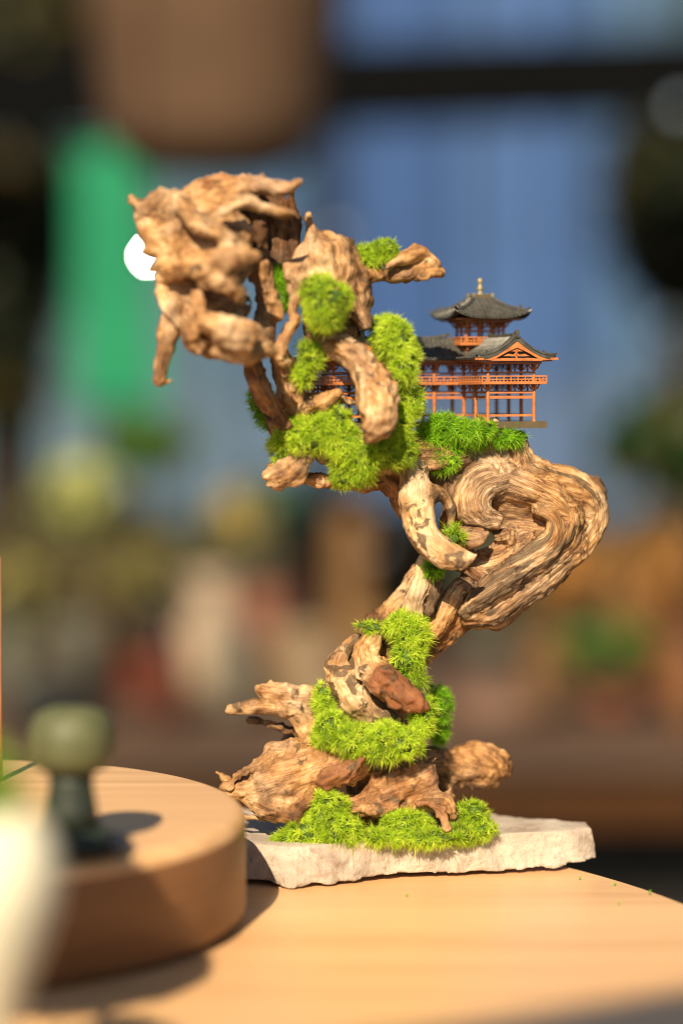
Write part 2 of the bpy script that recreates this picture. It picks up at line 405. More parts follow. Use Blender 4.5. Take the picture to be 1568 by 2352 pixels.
hd.st([(440,762,-12,26),(445,780,-12,26),(462,798,-12,18)], k=.004).st([(470,738,-12.4,20),(520,756,-13,40),(548,768,-13,44)], tone=.15, k=.004)
hd.st([(497,816,-12.4,11),(512,800,-12.6,24),(554,806,-12.2,24),(598,803,-11,22),(632,806,-10,13)], tone=.05, k=.004)
hd.st([(598,610,-7,26),(608,695,-7,22),(607,760,-7.5,28),(606,800,-8,26)], tone=-.25)
hd.st([(627,681,-7,16),(641,725,-7,15)], red=.2)
hd.st([(578,470,-7,34),(580,540,-6.6,34),(585,610,-6.4,30)], flat=.6, tone=-.7)  # recess wall, its shade painted in by the dark tone
hd.cut([(486,506,-12.9,9),(552,456,-12.2,13),(655,452,-11,12)]).cut([(428,646,-13,11),(446,655,-11.8,15)]).cut([(404,676,-12.2,11),(420,712,-12.4,14)]).cut([(490,712,-12.6,10),(560,725,-12,11)])
hd.cut([(571,640,-15,6),(573,668,-10,11),(574,668,-3,12)], k=.001).cut([(570,645,-15,6),(574,695,-10,8),(575,690,-3,9)], k=.001)
hd.cut([(470,566,-14.5,8),(520,572,-14.5,8)]).cut([(375,525,-12.2,9),(425,545,-13,7)]).cut([(385,478,-12.2,7),(425,486,-12.2,6)]).cut([(350,500,-12,7),(370,530,-12,6)])
plant(hd.build(root, 11))
sp = Wood('hanging_spike', .0011, .003, .0006, .0004, .0002, .0004); sp.warp = .0010
sp.st([(398,705,-10,24),(388,750,-10,25),(379,800,-10,21),(367,868,-10,15),(365,876,-10,9)], tone=-.05, n=7).st([(368,872,-10,9),(384,878,-10,5),(403,867,-10,1.5)], k=.002)
plant(sp.build(root, 17))

rb = Wood('ring_branch', .0011, .005, .0022, .0005, .0002, .0009, 70)
rb.st([(674,617,-7,13),(680,673,-7,12),(674,709,-7,12),(681,743,-7,14),(655,783,-7,18),(648,808,-7,13)], red=.25, tone=.1)
rb.st([(709,493,-6,9),(711,520,-6,16),(715,555,-6.2,26),(718,600,-6.4,36),(724,650,-6.4,42)], tone=.2, flat=.8).st([(735,545,-5.8,14),(775,566,-5.8,26),(778,610,-6,36),(768,655,-6,38)], tone=.1, flat=.8).st([(745,580,-6.6,26),(750,640,-6.6,34)], tone=.15, k=.006)
rb.st([(703,575,-6,16),(690,600,-6.6,20),(680,625,-7,15),(695,665,-7,18)]).st([(748,552,-5.5,16),(785,556,-5.2,20),(806,575,-5,22),(808,610,-5,28)])
rb.st([(800,610,-5,34),(812,660,-5,38),(822,700,-5,32),(838,747,-5.5,11)], tone=-.3, bark=.2)
rb.st([(815,628,-5,18),(874,632,-4.6,20),(920,630,-4.5,22),(975,620,-4.4,24),(1010,624,-4.4,9)], flat=1.2)
rb.st([(889,614,-5.6,14),(930,594,-5.4,18),(966,586,-5,12),(998,606,-4.8,8)], tone=.15, k=.002).cut([(915,634,-7.2,6),(985,606,-6.6,7)]).st([(960,640,-5.4,10),(1006,632,-5,7)], k=.002)
rb.st([(745,690,-5.6,46),(738,750,-5.2,38),(745,795,-5.0,30)], tone=-.55)  # trunk behind the arch, its shadow painted in by the dark tone
rb.st([(722,800,-5.2,22),(750,798,-5.8,30),(788,803,-6.4,31),(822,832,-6.8,31),(848,872,-6.8,38),(868,915,-7.2,46),(866,960,-7.6,40),(852,1000,-8,24),(838,1028,-8,4)], tone=.15, bark=.2, n=7)
rb.st([(838,875,-7.8,12),(838,930,-8.2,13),(842,985,-8.4,9)], tone=.15, k=.003).st([(898,890,-7,12),(902,930,-7.4,13),(880,980,-7.8,9)], tone=.25, k=.003).st([(790,740,-4.4,28),(812,790,-4.6,26)], tone=-.5)  # last strand toned dark in place of shadow beside the arch
rb.st([(575,820,-7,26),(590,880,-6.6,25),(627,938,-6,22),(655,968,-5.6,14),(676,980,-5.4,7)], red=.35, tone=-.2, bark=.15)
rb.st([(640,815,-6.6,26),(652,850,-5.6,28),(662,905,-5,30),(684,945,-5,22)], tone=-.05)
rb.st([(684,930,-5,24),(715,928,-5,22),(748,922,-5.2,19),(777,906,-5.4,8)], tone=-.1, bark=.25).st([(740,930,-4.5,13),(780,918,-4.2,10),(822,926,-4,8)], bark=.4)
rb.cut([(608,852,-8.8,7),(628,905,-8,8),(652,948,-7.2,6)])
plant(rb.build(root, 23))

md = Wood('middle_trunk', .0011, .006, .0022, .0008, .0003, .0008, 60)
md.st([(706,1022,-4.6,10),(697,1050,-5,26),(674,1080,-5,36),(643,1101,-4.6,28)], flat=.6, tone=.15).st([(632,1080,-4,13),(655,1066,-4.2,14)]).cut([(652,1056,-6.4,8),(676,1062,-6.2,5)])
md.st([(680,1098,-3.5,13),(750,1106,-3,16),(830,1106,-2.4,22),(890,1103,-1.8,30),(925,1138,-1.4,32),(960,1200,-.8,30)], tone=-.15, red=.35)
md.st([(650,985,-3.5,26),(720,1020,-3.6,42),(800,1035,-3.4,48),(880,1040,-2.8,48),(960,1040,-1.8,45),(1050,1040,-.4,45)], tone=-.2)
md.st([(640,940,-3,20),(620,950,-2.5,18),(660,1010,-3,25)], tone=-.2)
plant(md.build(root, 31))

cu = Wood('curled_branch', .0009, .006, .0009, .00012, .00008, .0007, 50); cu.warp = .0012
cu.st([(954,1052,-2.2,16),(951,1079,-2.6,29),(949,1112,-3,33),(954,1152,-3.4,39),(964,1198,-3.9,37),(982,1239,-4.4,34),(1017,1268,-5,32),(1050,1285,-5.6,27),(1075,1284,-5.9,16),(1093,1277,-6,6)], tone=.42, bark=.31, n=7)
cu.st([(962,1160,-3.6,20),(985,1139,-3.2,22),(1013,1139,-2.6,17),(1030,1162,-2.2,14),(1033,1189,-2,11),(1030,1214,-2,9)], tone=.1, bark=.62)
cu.st([(1045,1238,-2.6,15),(1075,1240,-2.7,19),(1100,1236,-2.6,16),(1118,1226,-2.5,9)], red=.3, k=.003).st([(1050,1220,-2,12),(1108,1218,-2,11)], tone=-.2, red=.5, k=.003)
plant(cu.build(root, 47, 'pale curled branch with dark bark patches and a yellowish tip'))

bu = Wood('swirled_burl', .00095, .006, 0.0014, .00032, .00026, .0010, 55); bu.warp = .0014; bu.mat = WOOD_BAND; bu.shift = -.10
big = dict(k=.012)
bu.st([(1185,1150,1.2,95),(1270,1165,1.4,88),(1320,1180,1.8,52)], flat=.55, tone=0, **big).st([(1250,1260,.8,72),(1165,1340,.4,56),(1100,1395,-.2,34)], flat=.6, tone=-.1, **big)
bu.st([(1110,1010,.6,58),(1140,1060,.6,70),(1150,1110,.6,70)], tone=.15, flat=.7, **big)
bu.st([(1190,1010,.2,20),(1186,1040,.2,28),(1205,1075,.2,32),(1255,1093,.5,30),(1308,1108,.9,34),(1346,1138,1.3,34),(1366,1182,1.6,30),(1345,1227,.9,33),(1301,1276,.1,33),(1246,1327,-.4,34),(1191,1372,-.9,31),(1130,1411,-1.5,26),(1072,1424,-1.9,17)], tone=.25, bark=.3, n=8)
bu.st([(1352,1116,3,26),(1376,1156,3.4,24),(1384,1196,3.4,18),(1373,1226,3.2,14)], tone=-.1)
bu.st([(1120,1085,-.2,30),(1172,1108,-.6,36),(1227,1128,-.7,34),(1275,1152,-.5,30),(1305,1186,-.2,28),(1298,1215,-.3,29)], tone=.1, bark=.12, n=8, k=.009)
bu.st([(1304,1195,-.2,28),(1294,1228,-.4,30),(1257,1268,-.9,30),(1209,1300,-1.4,28),(1154,1338,-1.9,26),(1099,1378,-2.3,23),(1060,1410,-2.4,15)], tone=.1, bark=.56, n=8, k=.006)
bu.st([(1240,1170,-1.0,20),(1272,1192,-1.1,18),(1264,1230,-1.3,20),(1228,1264,-1.5,20),(1176,1298,-1.7,17),(1110,1340,-1.8,12)], tone=.2, bark=.5, n=7, k=.003)
bu.st([(1150,1078,-.5,28),(1095,1090,-.9,30),(1066,1130,-1.3,27),(1066,1170,-1.6,22),(1092,1196,-1.8,16),(1138,1204,-1.9,9)], tone=.0, bark=.12, n=8, k=.005)
bu.st([(1160,1105,-.9,26),(1115,1120,-1.3,30),(1098,1150,-1.6,28),(1112,1178,-1.8,22),(1142,1186,-1.8,12)], tone=.05, bark=.08, n=8, k=.006)
bu.st([(1117,1275,-.4,22),(1165,1258,-.4,22),(1205,1236,-.6,20)], red=.15).st([(1150,1228,-1.0,13),(1175,1224,-1.2,15),(1176,1240,-1.1,12)], k=.002)
bu.st([(1100,1302,-.7,18),(1160,1288,-.8,18),(1215,1256,-1.0,15)], tone=.1, k=.003).st([(1070,1290,-.2,28),(1120,1325,-.6,26)], red=.25)
bu.st([(985,1060,.2,36),(1025,1100,0,36),(1042,1160,.3,28),(1035,1220,.6,26),(1060,1275,.2,26)], red=.35, tone=-.1, bark=.28)
bu.st([(1098,1434,-.4,13),(1150,1430,-.4,16),(1192,1392,0,17),(1240,1350,.5,17),(1300,1302,.8,15)], tone=-.05, k=.003, bark=.2)
bu.cut([(1152,1172,-3.6,7),(1172,1182,-3.2,20),(1203,1203,-3.0,26),(1214,1230,-2.8,17)], k=.0015).cut([(1155,1196,-3.4,9),(1166,1206,-2.4,14),(1190,1215,-1.6,22)], k=.002)
bu.st([(1172,1222,-.4,12),(1190,1205,-.1,12),(1205,1225,-.2,12)], red=.3, k=.002)
bu.cut([(1262,1160,-3,4),(1282,1172,-2.8,6),(1284,1192,-2.8,4)]).cut([(1040,1196,-3.4,4),(1075,1218,-3.2,5),(1115,1222,-3,4)])
plant(bu.build(root, 59))

lg = Wood('slanting_leg', .001, .004, .0014, .0005, .0003, .001, 60)
lg.shift = -.1
lg.st([(1110,1330,.2,46),(1062,1382,.2,44),(1010,1448,.2,40),(970,1500,.2,36),(930,1540,.2,36)], tone=-.05, red=.15, bark=.22, n=7)
lg.st([(1075,1432,.2,15),(1030,1462,.1,16),(990,1494,0,12)], tone=-.05, red=.2).st([(1060,1350,-1.2,26),(1020,1410,-1.3,24),(995,1450,-1,20)], tone=.05, k=.002)
lg.st([(984,1285,-1.8,20),(966,1335,-2,23),(949,1392,-2.1,26),(935,1450,-2,26)], tone=.6, n=7, k=.002)
lg.st([(1008,1316,-1.7,13),(994,1362,-1.9,16),(980,1410,-1.9,12)], bark=.75, k=.0015)
lg.st([(968,1300,.8,20),(922,1366,.8,23),(880,1428,.6,25),(850,1475,.4,26)], tone=.15, n=7)
plant(lg.build(root, 61))

bs = Wood('root_base', .001, .0065, .0024, .00012, .00008, .0009, 75); bs.warp = .0024; bs.facet = .0010; bs.shift = -.16; bs.pit = .0045
bs.st([(870,1450,.6,42),(885,1560,.6,62),(880,1680,.4,78),(880,1790,.2,78),(880,1920,0,72)], tone=-.1)
bs.st([(815,1470,-1.2,18),(784,1500,-1.8,26),(780,1545,-2.0,34),(808,1592,-2.2,46),(842,1630,-2.5,42),(882,1660,-2.9,28),(916,1686,-3,8)], tone=.35, bark=.5, n=7, k=.004)
bs.st([(852,1462,-1.8,26),(832,1500,-2.6,30),(850,1538,-3.4,33),(886,1568,-4.2,35)], tone=.38, bark=.1, n=7, k=.0025).st([(882,1564,-4.2,35),(926,1602,-4.6,32),(962,1624,-4.8,21)], red=.85, tone=-.2, bark=.3, k=.003)
bs.st([(722,1612,-.2,27),(662,1592,-.2,26),(604,1590,-.2,20)], tone=.15, red=.1, k=.003).st([(712,1668,-1,28),(682,1636,-1.2,26),(625,1623,-1.3,20),(533,1628,-1.4,14)], tone=.28, k=.0025).cut([(640,1606,-2.6,3),(690,1622,-2.6,3)])
bs.st([(702,1689,0,13),(639,1670,0,11),(573,1658,0,9)], tone=-.1, k=.003).st([(700,1700,2.5,16),(660,1704,3,19)])
bs.st([(800,1755,-2,48),(720,1775,-2.6,58),(645,1800,-3,56),(575,1820,-3,32),(505,1822,-2.8,10)], tone=.15, n=7, flat=.8).st([(690,1745,-2.4,36),(740,1740,-2,36)], tone=.1)
bs.st([(580,1838,-3.2,20),(620,1856,-3.8,28),(660,1872,-3.8,26),(688,1884,-3.4,14)], k=.005).st([(700,1840,-3.4,30),(735,1820,-3.2,26)]).st([(510,1852,-2.6,7),(572,1872,-3,11),(605,1880,-3.2,9)], k=.002)
bs.st([(618,1718,-2.0,8),(606,1748,-3.0,13),(566,1772,-3.4,10),(512,1806,-3.2,7)], tone=.15, k=.003).st([(620,1720,-2.2,10),(680,1716,-2.4,15),(740,1730,-2.2,20)], tone=.1, k=.004)
bs.st([(496,1778,.5,4),(525,1797,0,11),(550,1810,-1,14)], tone=.2, k=.002)
bs.st([(555,1800,-2.2,20),(615,1778,-2.4,36),(690,1752,-2.2,40)], k=.008)
bs.cut([(586,1786,-6.8,6),(636,1764,-6.4,15),(672,1756,-6,10)], k=.003).cut([(590,1848,-6.8,5),(620,1850,-6.9,7),(640,1838,-6.8,4)], k=.003)
bs.st([(755,1788,-3.6,34),(786,1774,-4,29),(814,1757,-4.3,20),(843,1735,-4.5,5)], red=.6, tone=-.15, k=.003)
bs.st([(830,1842,-2.4,30),(895,1815,-2.4,52),(955,1784,-2.2,46),(988,1762,-2,20)], flat=.6, red=.2, bark=.28).st([(975,1766,-2,14),(1004,1746,-2,3)], k=.002).st([(975,1790,-2,14),(1005,1793,-2,3)], k=.002).st([(985,1743,-1.8,12),(1002,1736,-1.8,3)], k=.002)
bs.st([(806,1858,-3,14),(860,1860,-3.2,20),(905,1854,-3,16)], bark=.3, k=.003).cut([(890,1772,-5.4,2.5),(935,1777,-5.4,4),(985,1790,-4.6,2.5)], k=.001)
bs.st([(960,1850,-2.4,28),(1008,1842,-2.6,26),(1038,1866,-2.6,16)], tone=.05).st([(1010,1840,-2.6,12),(1031,1812,-2.6,3)], k=.002)
bs.st([(965,1846,-3.6,7),(1006,1857,-4.2,10),(1026,1886,-4.3,10),(1031,1924,-4.1,5)], red=.3, k=.002)
bs.st([(950,1750,1,44),(1010,1752,2.2,34),(1062,1752,2.8,40),(1105,1755,2.8,48),(1130,1765,2.7,36)], k=.006).st([(1062,1720,2.4,18),(1097,1717,2.2,20),(1140,1740,2,26),(1158,1772,2.2,18)], tone=.1, k=.004).st([(1058,1775,2.4,14),(1083,1796,2.4,12),(1128,1792,2.2,16)], k=.004)
bs.cut([(1052,1770,.4,6),(1078,1760,.4,10),(1092,1750,.4,5)], k=.003).cut([(1045,1800,2,10),(1040,1810,4,12)], k=.003).st([(1020,1770,2.6,20),(1016,1830,2.4,20),(1000,1900,2,20)], tone=-.2)
plant(bs.build(root, 73))

# ------------------------------------------------------------------ moss
def blades(pts, nrm, length, width, per, spread=(.15, 1.25), seg=3):
    """star-shaped tufts: per blades at each point, curved and tapering"""
    n = len(pts); m = n * per
    p = np.repeat(pts, per, 0); nn = np.repeat(nrm, per, 0)
    a = np.cross(nn, rng.normal(size=(m, 3))); a /= np.linalg.norm(a, axis=1)[:, None] + 1e-9
    th = rng.uniform(*spread, size=(m, 1)) ** 1.0
    d = nn * np.cos(th) + a * np.sin(th)
    L = length * rng.uniform(.55, 1.15, size=(m, 1)) * np.repeat(np.where(rng.random((n, 1)) < .10, 1.55, rng.uniform(.75, 1.15, (n, 1))), per, 0); bend = rng.uniform(.05, .5, size=(m, 1))
    side = np.cross(d, nn + .3 * rng.normal(size=(m, 3))); side /= np.linalg.norm(side, axis=1)[:, None] + 1e-9
    V = []; T = []
    for k in range(seg + 1):
        s = k / seg
        c = p + d * L * s + (a * .6 - np.array([[0, 0, .35]])) * L * bend * s * s
        ww = width * (1 - s) ** .7 * (0.75 + .5 * s * (1 - s) * 2)
        if k < seg: V += [c - side * ww / 2, c + side * ww / 2]; T += [np.full(m, s)] * 2
        else: V += [c]; T += [np.full(m, s)]
    cnt = 2 * seg + 1
    V = np.stack(V, 1).reshape(-1, 3); T = np.stack(T, 1).ravel()
    base = np.arange(m)[:, None] * cnt; f = []
    for k in range(seg - 1):
        o = 2 * k; f += [base + np.array([[o, o + 1, o + 3]]), base + np.array([[o, o + 3, o + 2]])]
    o = 2 * (seg - 1); f += [base + np.array([[o, o + 1, o + 2]])]
    return V, np.vstack(f), T, cnt * per
ico = bmesh.new(); bmesh.ops.create_icosphere(ico, subdivisions=3, radius=1)
ICO_V = np.array([v.co[:] for v in ico.verts]); ICO_F = np.array([[v.index for v in f.verts] for f in ico.faces]); ico.free()
def moss(label, blobs, mt=None, length=.0051, width=.0005, gap=.0025, per=17, bright=0., name='moss_clump', bed=.86, group='moss clumps on the driftwood and slab'):
    pts = []; nr = []; mv = []; mf = []; E = []
    for b in blobs:
        x, y, dz, rx, ry = b[:5]; Y = Y0 + dz * .01; c = P(x, y, Y); k = px2m(Y)
        rz = b[5] * .01 if len(b) > 5 else min(rx, ry) * k * .9
        E.append((c, np.array([rx * k, rz, ry * k])))
    for i, (c, r) in enumerate(E):
        area = 4 * math.pi * ((r[0] * r[1]) ** 1.6 / 3 + (r[0] * r[2]) ** 1.6 / 3 + (r[1] * r[2]) ** 1.6 / 3) ** (1 / 1.6)
        n = int(area / gap ** 2)
        d = rng.normal(size=(n, 3)); d /= np.linalg.norm(d, axis=1)[:, None]
        q = c + d * r * (.84 + .42 * vnoise((c + d * r) * 70, 3)[:, None] + .14 * vnoise((c + d * r) * 240, 4)[:, None]); nm = d / r; nm /= np.linalg.norm(nm, axis=1)[:, None]
        keep = np.ones(n, bool)
        for j, (c2, r2) in enumerate(E):
            if j != i: keep &= (((q - c2) / r2) ** 2).sum(1) > .72
        pts.append(q[keep]); nr.append(nm[keep])
        v = c + ICO_V * r * bed * (.86 + .42 * vnoise((c + ICO_V * r) * 70, 3)[:, None])
        mf.append(ICO_F + sum(len(z) for z in mv)); mv.append(v)
    pts = np.vstack(pts); nr = np.vstack(nr)
    nr = nr + .35 * rng.normal(size=nr.shape); nr[:, 2] += .15; nr /= np.linalg.norm(nr, axis=1)[:, None]
    V, Fc, T, per_t = blades(pts, nr, length, width, per)
    sh = np.clip(.45 + .35 * vnoise(pts * 75, 8) + .30 * rng.normal(size=len(pts)) + bright, 0, 1)
    sh = np.clip(np.repeat(sh, per_t) + np.repeat(.12 * rng.normal(size=len(V) // 7), 7), 0, 1)
    nb = len(V); V = np.vstack([V] + mv); Fc = np.vstack([Fc] + [f + nb for f in mf])
    ct = np.mean([e[0] for e in E], 0); ct[2] = min(e[0][2] - e[1][2] * .8 for e in E)
    ex = len(V) - nb
    o = mesh_obj(name, V - ct, Fc, mt or MOSS, None, False, {'shade': ('FLOAT', np.concatenate([sh, np.zeros(ex)])), 'along': ('FLOAT', np.concatenate([T, np.zeros(ex)]))}, loc=ct)
    o.data.materials.append(MOUND)
    mi = np.zeros(len(Fc), dtype=np.int32); mi[-sum(len(f) for f in mf):] = 1; o.data.polygons.foreach_set('material_index', mi)
    return tag(o, label, 'moss', group)
B = MOSS; DP = MOSS_DEEP
moss('small bright moss cushion on top of the short upper right arm', [(842,592,-4.8,38,28),(885,582,-4.6,42,28)])
moss('narrow deep green moss tuft between the knobbly crown and the spiked upper stem', [(645,640,-6.2,24,30),(650,690,-6.2,24,40)], DP)
moss('round moss ball on the front of the spiked upper stem', [(742,685,-8,52,46),(738,725,-8,42,38)], bright=-.05)
moss('moss tuft hanging at the left inside of the ring opening', [(715,815,-6.4,32,38),(698,858,-6.2,24,30)], bright=-.05)
moss('tall moss tuft on the outer right shoulder of the ring beside the tiled corridor roof', [(900,785,-5.2,46,50),(885,750,-4.6,34,22),(922,835,-5.4,32,38),(945,810,-4.6,20,20)], bright=.1)
moss('largest moss mass, filling the hollow below the ring branch', [(760,1000,-5.2,95,55),(840,1040,-5.2,85,55),(800,1080,-5,55,32),(690,985,-4.8,48,38),(648,1020,-4.2,28,42),(900,1030,-4.6,45,45)])
moss('upright moss strip between the ring hook and the orange columns', [(935,935,-4.4,36,50),(915,990,-5,38,50)], bright=.12)
moss('dark shaggy moss fringe at the back left of the ring legs', [(607,945,-2,24,48),(590,915,-2,14,16)], DP)
moss('fine deep green moss carpet under the miniature temple', [(1000,1015,-1.6,66,44),(1010,1050,-1.8,45,24),(1068,990,-2.2,58,28),(1020,975,-2.2,45,24),(1140,1008,-1.2,60,17),(1185,1004,-.6,24,11)], DP, .0056, .0005, .0023, 15, .15)
moss('tiny moss sprig in the hole of the curled branch', [(1042,1232,-3.6,20,22),(1036,1216,-3.2,14,14)], B, .006, .0006, .003, 12)
moss('scrap of moss tucked under the curled branch above the pale strip', [(1002,1312,-2.6,20,14),(985,1300,-2.6,10,12)], DP)
moss('mossy collar on the waist of the driftwood with a sprig reaching left', [(925,1432,-3,52,32),(950,1465,-3,40,42),(938,1510,-3.2,30,42),(948,1556,-3.2,22,24),(858,1440,-2.4,20,12),(832,1436,-2.4,12,7)], B, .0052, .0005, .0025, 17, .05)
moss('broad moss band wrapped around the trunk above the roots', [(742,1615,-2.2,28,48),(758,1672,-3.2,42,46),(822,1700,-3.8,66,42),(905,1700,-4.4,66,44),(968,1650,-3.8,30,52),(880,1732,-4.4,62,20)], B, .0051, .0005, .0025, 17, .08)
moss('dark moss pad behind the right side of the trunk', [(1004,1630,1.2,30,56),(1010,1680,1.6,24,40)], DP)
moss('pointed moss mound on the slab below the big left root', [(742,1862,-3.4,48,54),(700,1918,-4.2,78,32),(778,1912,-4.2,48,40),(640,1935,-4,30,16)], B, bright=.05)
moss('low moss mound on the slab in front of the root claw', [(925,1895,-3.2,66,36),(880,1924,-4.4,44,22),(985,1922,-4,72,22)], B, bright=.05)
moss('moss mound on the slab at the right of the root claw', [(1078,1878,-2.2,36,40),(1095,1908,-2.6,42,26),(1050,1915,-3,40,24)], B, bright=.02)

# ------------------------------------------------------------------ stone slab
TBL_Z = CAM_Z - .36
def stone_slab():
    poly = np.array([(-.100,1.652),(-.070,1.607),(-.03,1.592),(.005,1.607),(.04,1.622),(.10,1.634),(.135,1.643),(.160,1.652),(.1785,1.662),(.176,1.688),(.140,1.700),(.107,1.712),(.05,1.728),(-.03,1.735),(-.115,1.735),(-.128,1.700)])
    top, bot, h = .025, .0, .0011
    lo = np.array([-.14, 1.58, -.006]); n = np.ceil(np.array([.33, .17, .040]) / h).astype(int)
    X = lo[0] + np.arange(n[0]) * h; Y = lo[1] + np.arange(n[1]) * h; Z = lo[2] + np.arange(n[2]) * h
    gx, gy = np.meshgrid(X, Y, indexing='ij'); d2 = np.full(gx.shape, 9.); ins = np.zeros(gx.shape, bool)
    for i in range(len(poly)):
        a, b = poly[i], poly[(i + 1) % len(poly)]; e = b - a
        t = np.clip(((gx - a[0]) * e[0] + (gy - a[1]) * e[1]) / (e @ e), 0, 1)
        d2 = np.minimum(d2, np.hypot(gx - a[0] - t * e[0], gy - a[1] - t * e[1]))
        c = ((a[1] > gy) != (b[1] > gy)) & (gx < (b[0] - a[0]) * (gy - a[1]) / (b[1] - a[1] + 1e-12) + a[0]); ins ^= c
    d2 = np.where(ins, -d2, d2)
    zz = Z[None, None, :]
    thick = top - .004 * np.clip((gx - .10) / .08, 0, 1)[:, :, None] * 0
    lift = (.002 * np.clip((gx - .11) / .06, 0, 1))[:, :, None]              # the underside rises at the right end
    under = (.006 * np.clip(1 - (-d2) / .02, 0, 1))[:, :, None] * (.5 + .5 * np.sin(gx * 55))[:, :, None]
    dz = np.maximum(zz - thick, (bot + lift + under * .12) - zz)
    D = np.maximum(d2[:, :, None] + .22 * (zz - .004), dz)
    idx = np.argwhere(np.abs(D) < .007); q = idx * h + lo
    side = np.clip((d2[idx[:, 0], idx[:, 1]] + .010) / .010, 0, 1)
    nz = side * (.0034 * fbm(q * np.array([55, 55, 70]), 4, 5) + .0010 * np.abs(vnoise(q * 210, 9))) + .0006 * fbm(q * 60, 3, 6)
    D = D.astype(np.float32); D[idx[:, 0], idx[:, 1], idx[:, 2]] += nz.astype(np.float32)
    g = vdb.FloatGrid(.02); g.copyFromArray(D); p, f = g.convertToQuads(0.0)
    V = p * h + lo; V[:, 2] += .0010
    c = np.array([.03, 1.66, 0]); V = V - c
    zmin = V[:, 2].min(); V[:, 2] -= zmin
    o = mesh_obj('stone_slab', V, f.astype(np.int64)[:, ::-1], STONE, None, True, loc=(c[0], c[1], TBL_Z + .0004))
    tag(o, 'pale pinkish stone slab with chipped edges lying on the round table', 'stone slab')
stone_slab()

# ------------------------------------------------------------------ table, drum stand
def round_top(name, c, r, z0, z1, mt, bevel, parent=None):
    b = MB(); pr = [(r * .02, z0)] + [(r - bevel, z0), (r, z0 + bevel)]
    for k in range(7): a = math.pi / 2 * k / 6; pr.append((r - bevel + bevel * math.cos(a), z1 - bevel + bevel * math.sin(a)))
    pr.append((r * .5, z1)); pr.append((r * .01, z1))
    b.lathe(pr, 128); return b.build(name, mt, parent, True, loc=None)
t = empty('round_table', (-.20, 1.38, 0)); tag(t, 'round light wood table under the stone slab and the drum stand', 'table')
o = round_top('table_top', None, .457, TBL_Z - .03, TBL_Z, TABLE, .004, t)
b = MB(); b.lathe([(.05, .03), (.04, .1), (.035, TBL_Z - .03)], 24); b.build('pedestal', simple('dark_metal', (.03, .03, .03), .5), t, True)
b = MB(); b.lathe([(.22, 0), (.22, .015), (.05, .03)], 48); b.build('foot', simple('dark_metal_foot', (.03, .03, .03), .5), t, True)
DC = np.array([-.25, 1.50]); DZ = CAM_Z - .289
t = empty('drum_stand', (DC[0], DC[1], TBL_Z + .0004)); tag(t, 'low round wooden display stand in the left foreground on the table', 'stand')
o = round_top('stand_body', None, .19, 0, DZ - TBL_Z, DRUM, .009, t); o.data.materials.append(DRUMSIDE_SHADE)
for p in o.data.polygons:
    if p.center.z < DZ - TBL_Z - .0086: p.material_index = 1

# blurred grey-green ornament on the stand
def at_table(px, py, Y):
    p = P(px, py, Y); return p
GR = simple('sage_glaze', (.085, .09, .036), .6, .25, 60); GD = simple('dark_green_glaze', (.016, .024, .015), .6, .25, 60)
YS = 1.37; cx = P(165, 1900, YS)[0]
t = empty('lantern_ornament', (cx, YS, DZ + .0006)); tag(t, 'small dark green stone lantern ornament with sage cap on the wooden stand', 'ornament')
k = px2m(YS)
b = MB(); b.lathe([(100 * k, 0), (130 * k, 14 * k), (140 * k, 26 * k), (130 * k, 24 * k), (100 * k, 8 * k)], 40); b.build('saucer', simple('black_saucer', (.012, .011, .012), .5), t, True)
b = MB(); b.lathe([(85 * k, 10 * k), (92 * k, 20 * k), (88 * k, 45 * k), (70 * k, 62 * k)], 40); b.build('base', GD, t, True)
b = MB(); b.lathe([(66 * k, 62 * k), (58 * k, 110 * k), (50 * k, 160 * k), (52 * k, 185 * k)], 40); b.build('neck', GD, t, True)
b = MB(); b.lathe([(52 * k, 185 * k), (84 * k, 205 * k), (100 * k, 240 * k), (98 * k, 290 * k), (84 * k, 325 * k), (50 * k, 340 * k)], 40); b.build('cap', GR, t, True)

# cream pot in the near left corner
CREAM = simple('cream_ceramic', (.88, .80, .58), .35, .05, 20)
YV = 1.02; k = px2m(YV); RV = .047; cv = -(784 - 124) * k - RV + .001
t = empty('cream_pot', (cv, YV, TBL_Z + .0004)); tag(t, 'slender cream ceramic pot in the lower left corner, cut off by the frame', 'pot')
pr = [(.018, 0), (.020, .003), (.0205, .03), (.023, .055), (.030, .080), (.039, .102), (.0455, .122), (RV, .133), (.046, .144), (.041, .156), (.033, .163), (.029, .164), (.028, .157)]
b = MB(); b.lathe(pr, 64); b.build('body', CREAM, t, True)
o = moss('high green moss dome growing out of the cream pot', [(0, 0, 0, 98, 92)], DP, .008, .0010, .006, 10)
o.location = (cv - .002, YV, TBL_Z + .150)
bp = empty('added_shade_plant', (cv, YV, TBL_Z + .158)); tag(bp, 'clipped ball plant added out of view above the cream pot to shade the stand', 'plant')  # unseen plant, added to cast shade on the stand's front
b = MB(); b.tube([(0, 0, 0), (-.02, -.005, .05), (-.06, -.01, .09)], [.004, .0035, .003], 8); b.build('stem', simple('green_stem', (.06, .05, .02), .7), bp, True)
bc = np.array([cv - .070, YV - .012, 1.035]); q_ = rng.normal(size=(2600, 3)); q_ /= np.linalg.norm(q_, axis=1)[:, None]
V, Fc, T, pt = blades(q_ * np.array([.070, .055, .045]), q_, .010, .0035, 4)
V = np.vstack([V, ICO_V * np.array([.067, .052, .042])]); Fc = np.vstack([Fc, ICO_F + len(V) - len(ICO_V)])
mesh_obj('foliage', V, Fc, MOSS_DEEP, bp, False, {'shade': ('FLOAT', np.full(len(V), .3)), 'along': ('FLOAT', np.zeros(len(V)))}, loc=bc - np.array([cv, YV, TBL_Z + .158]))
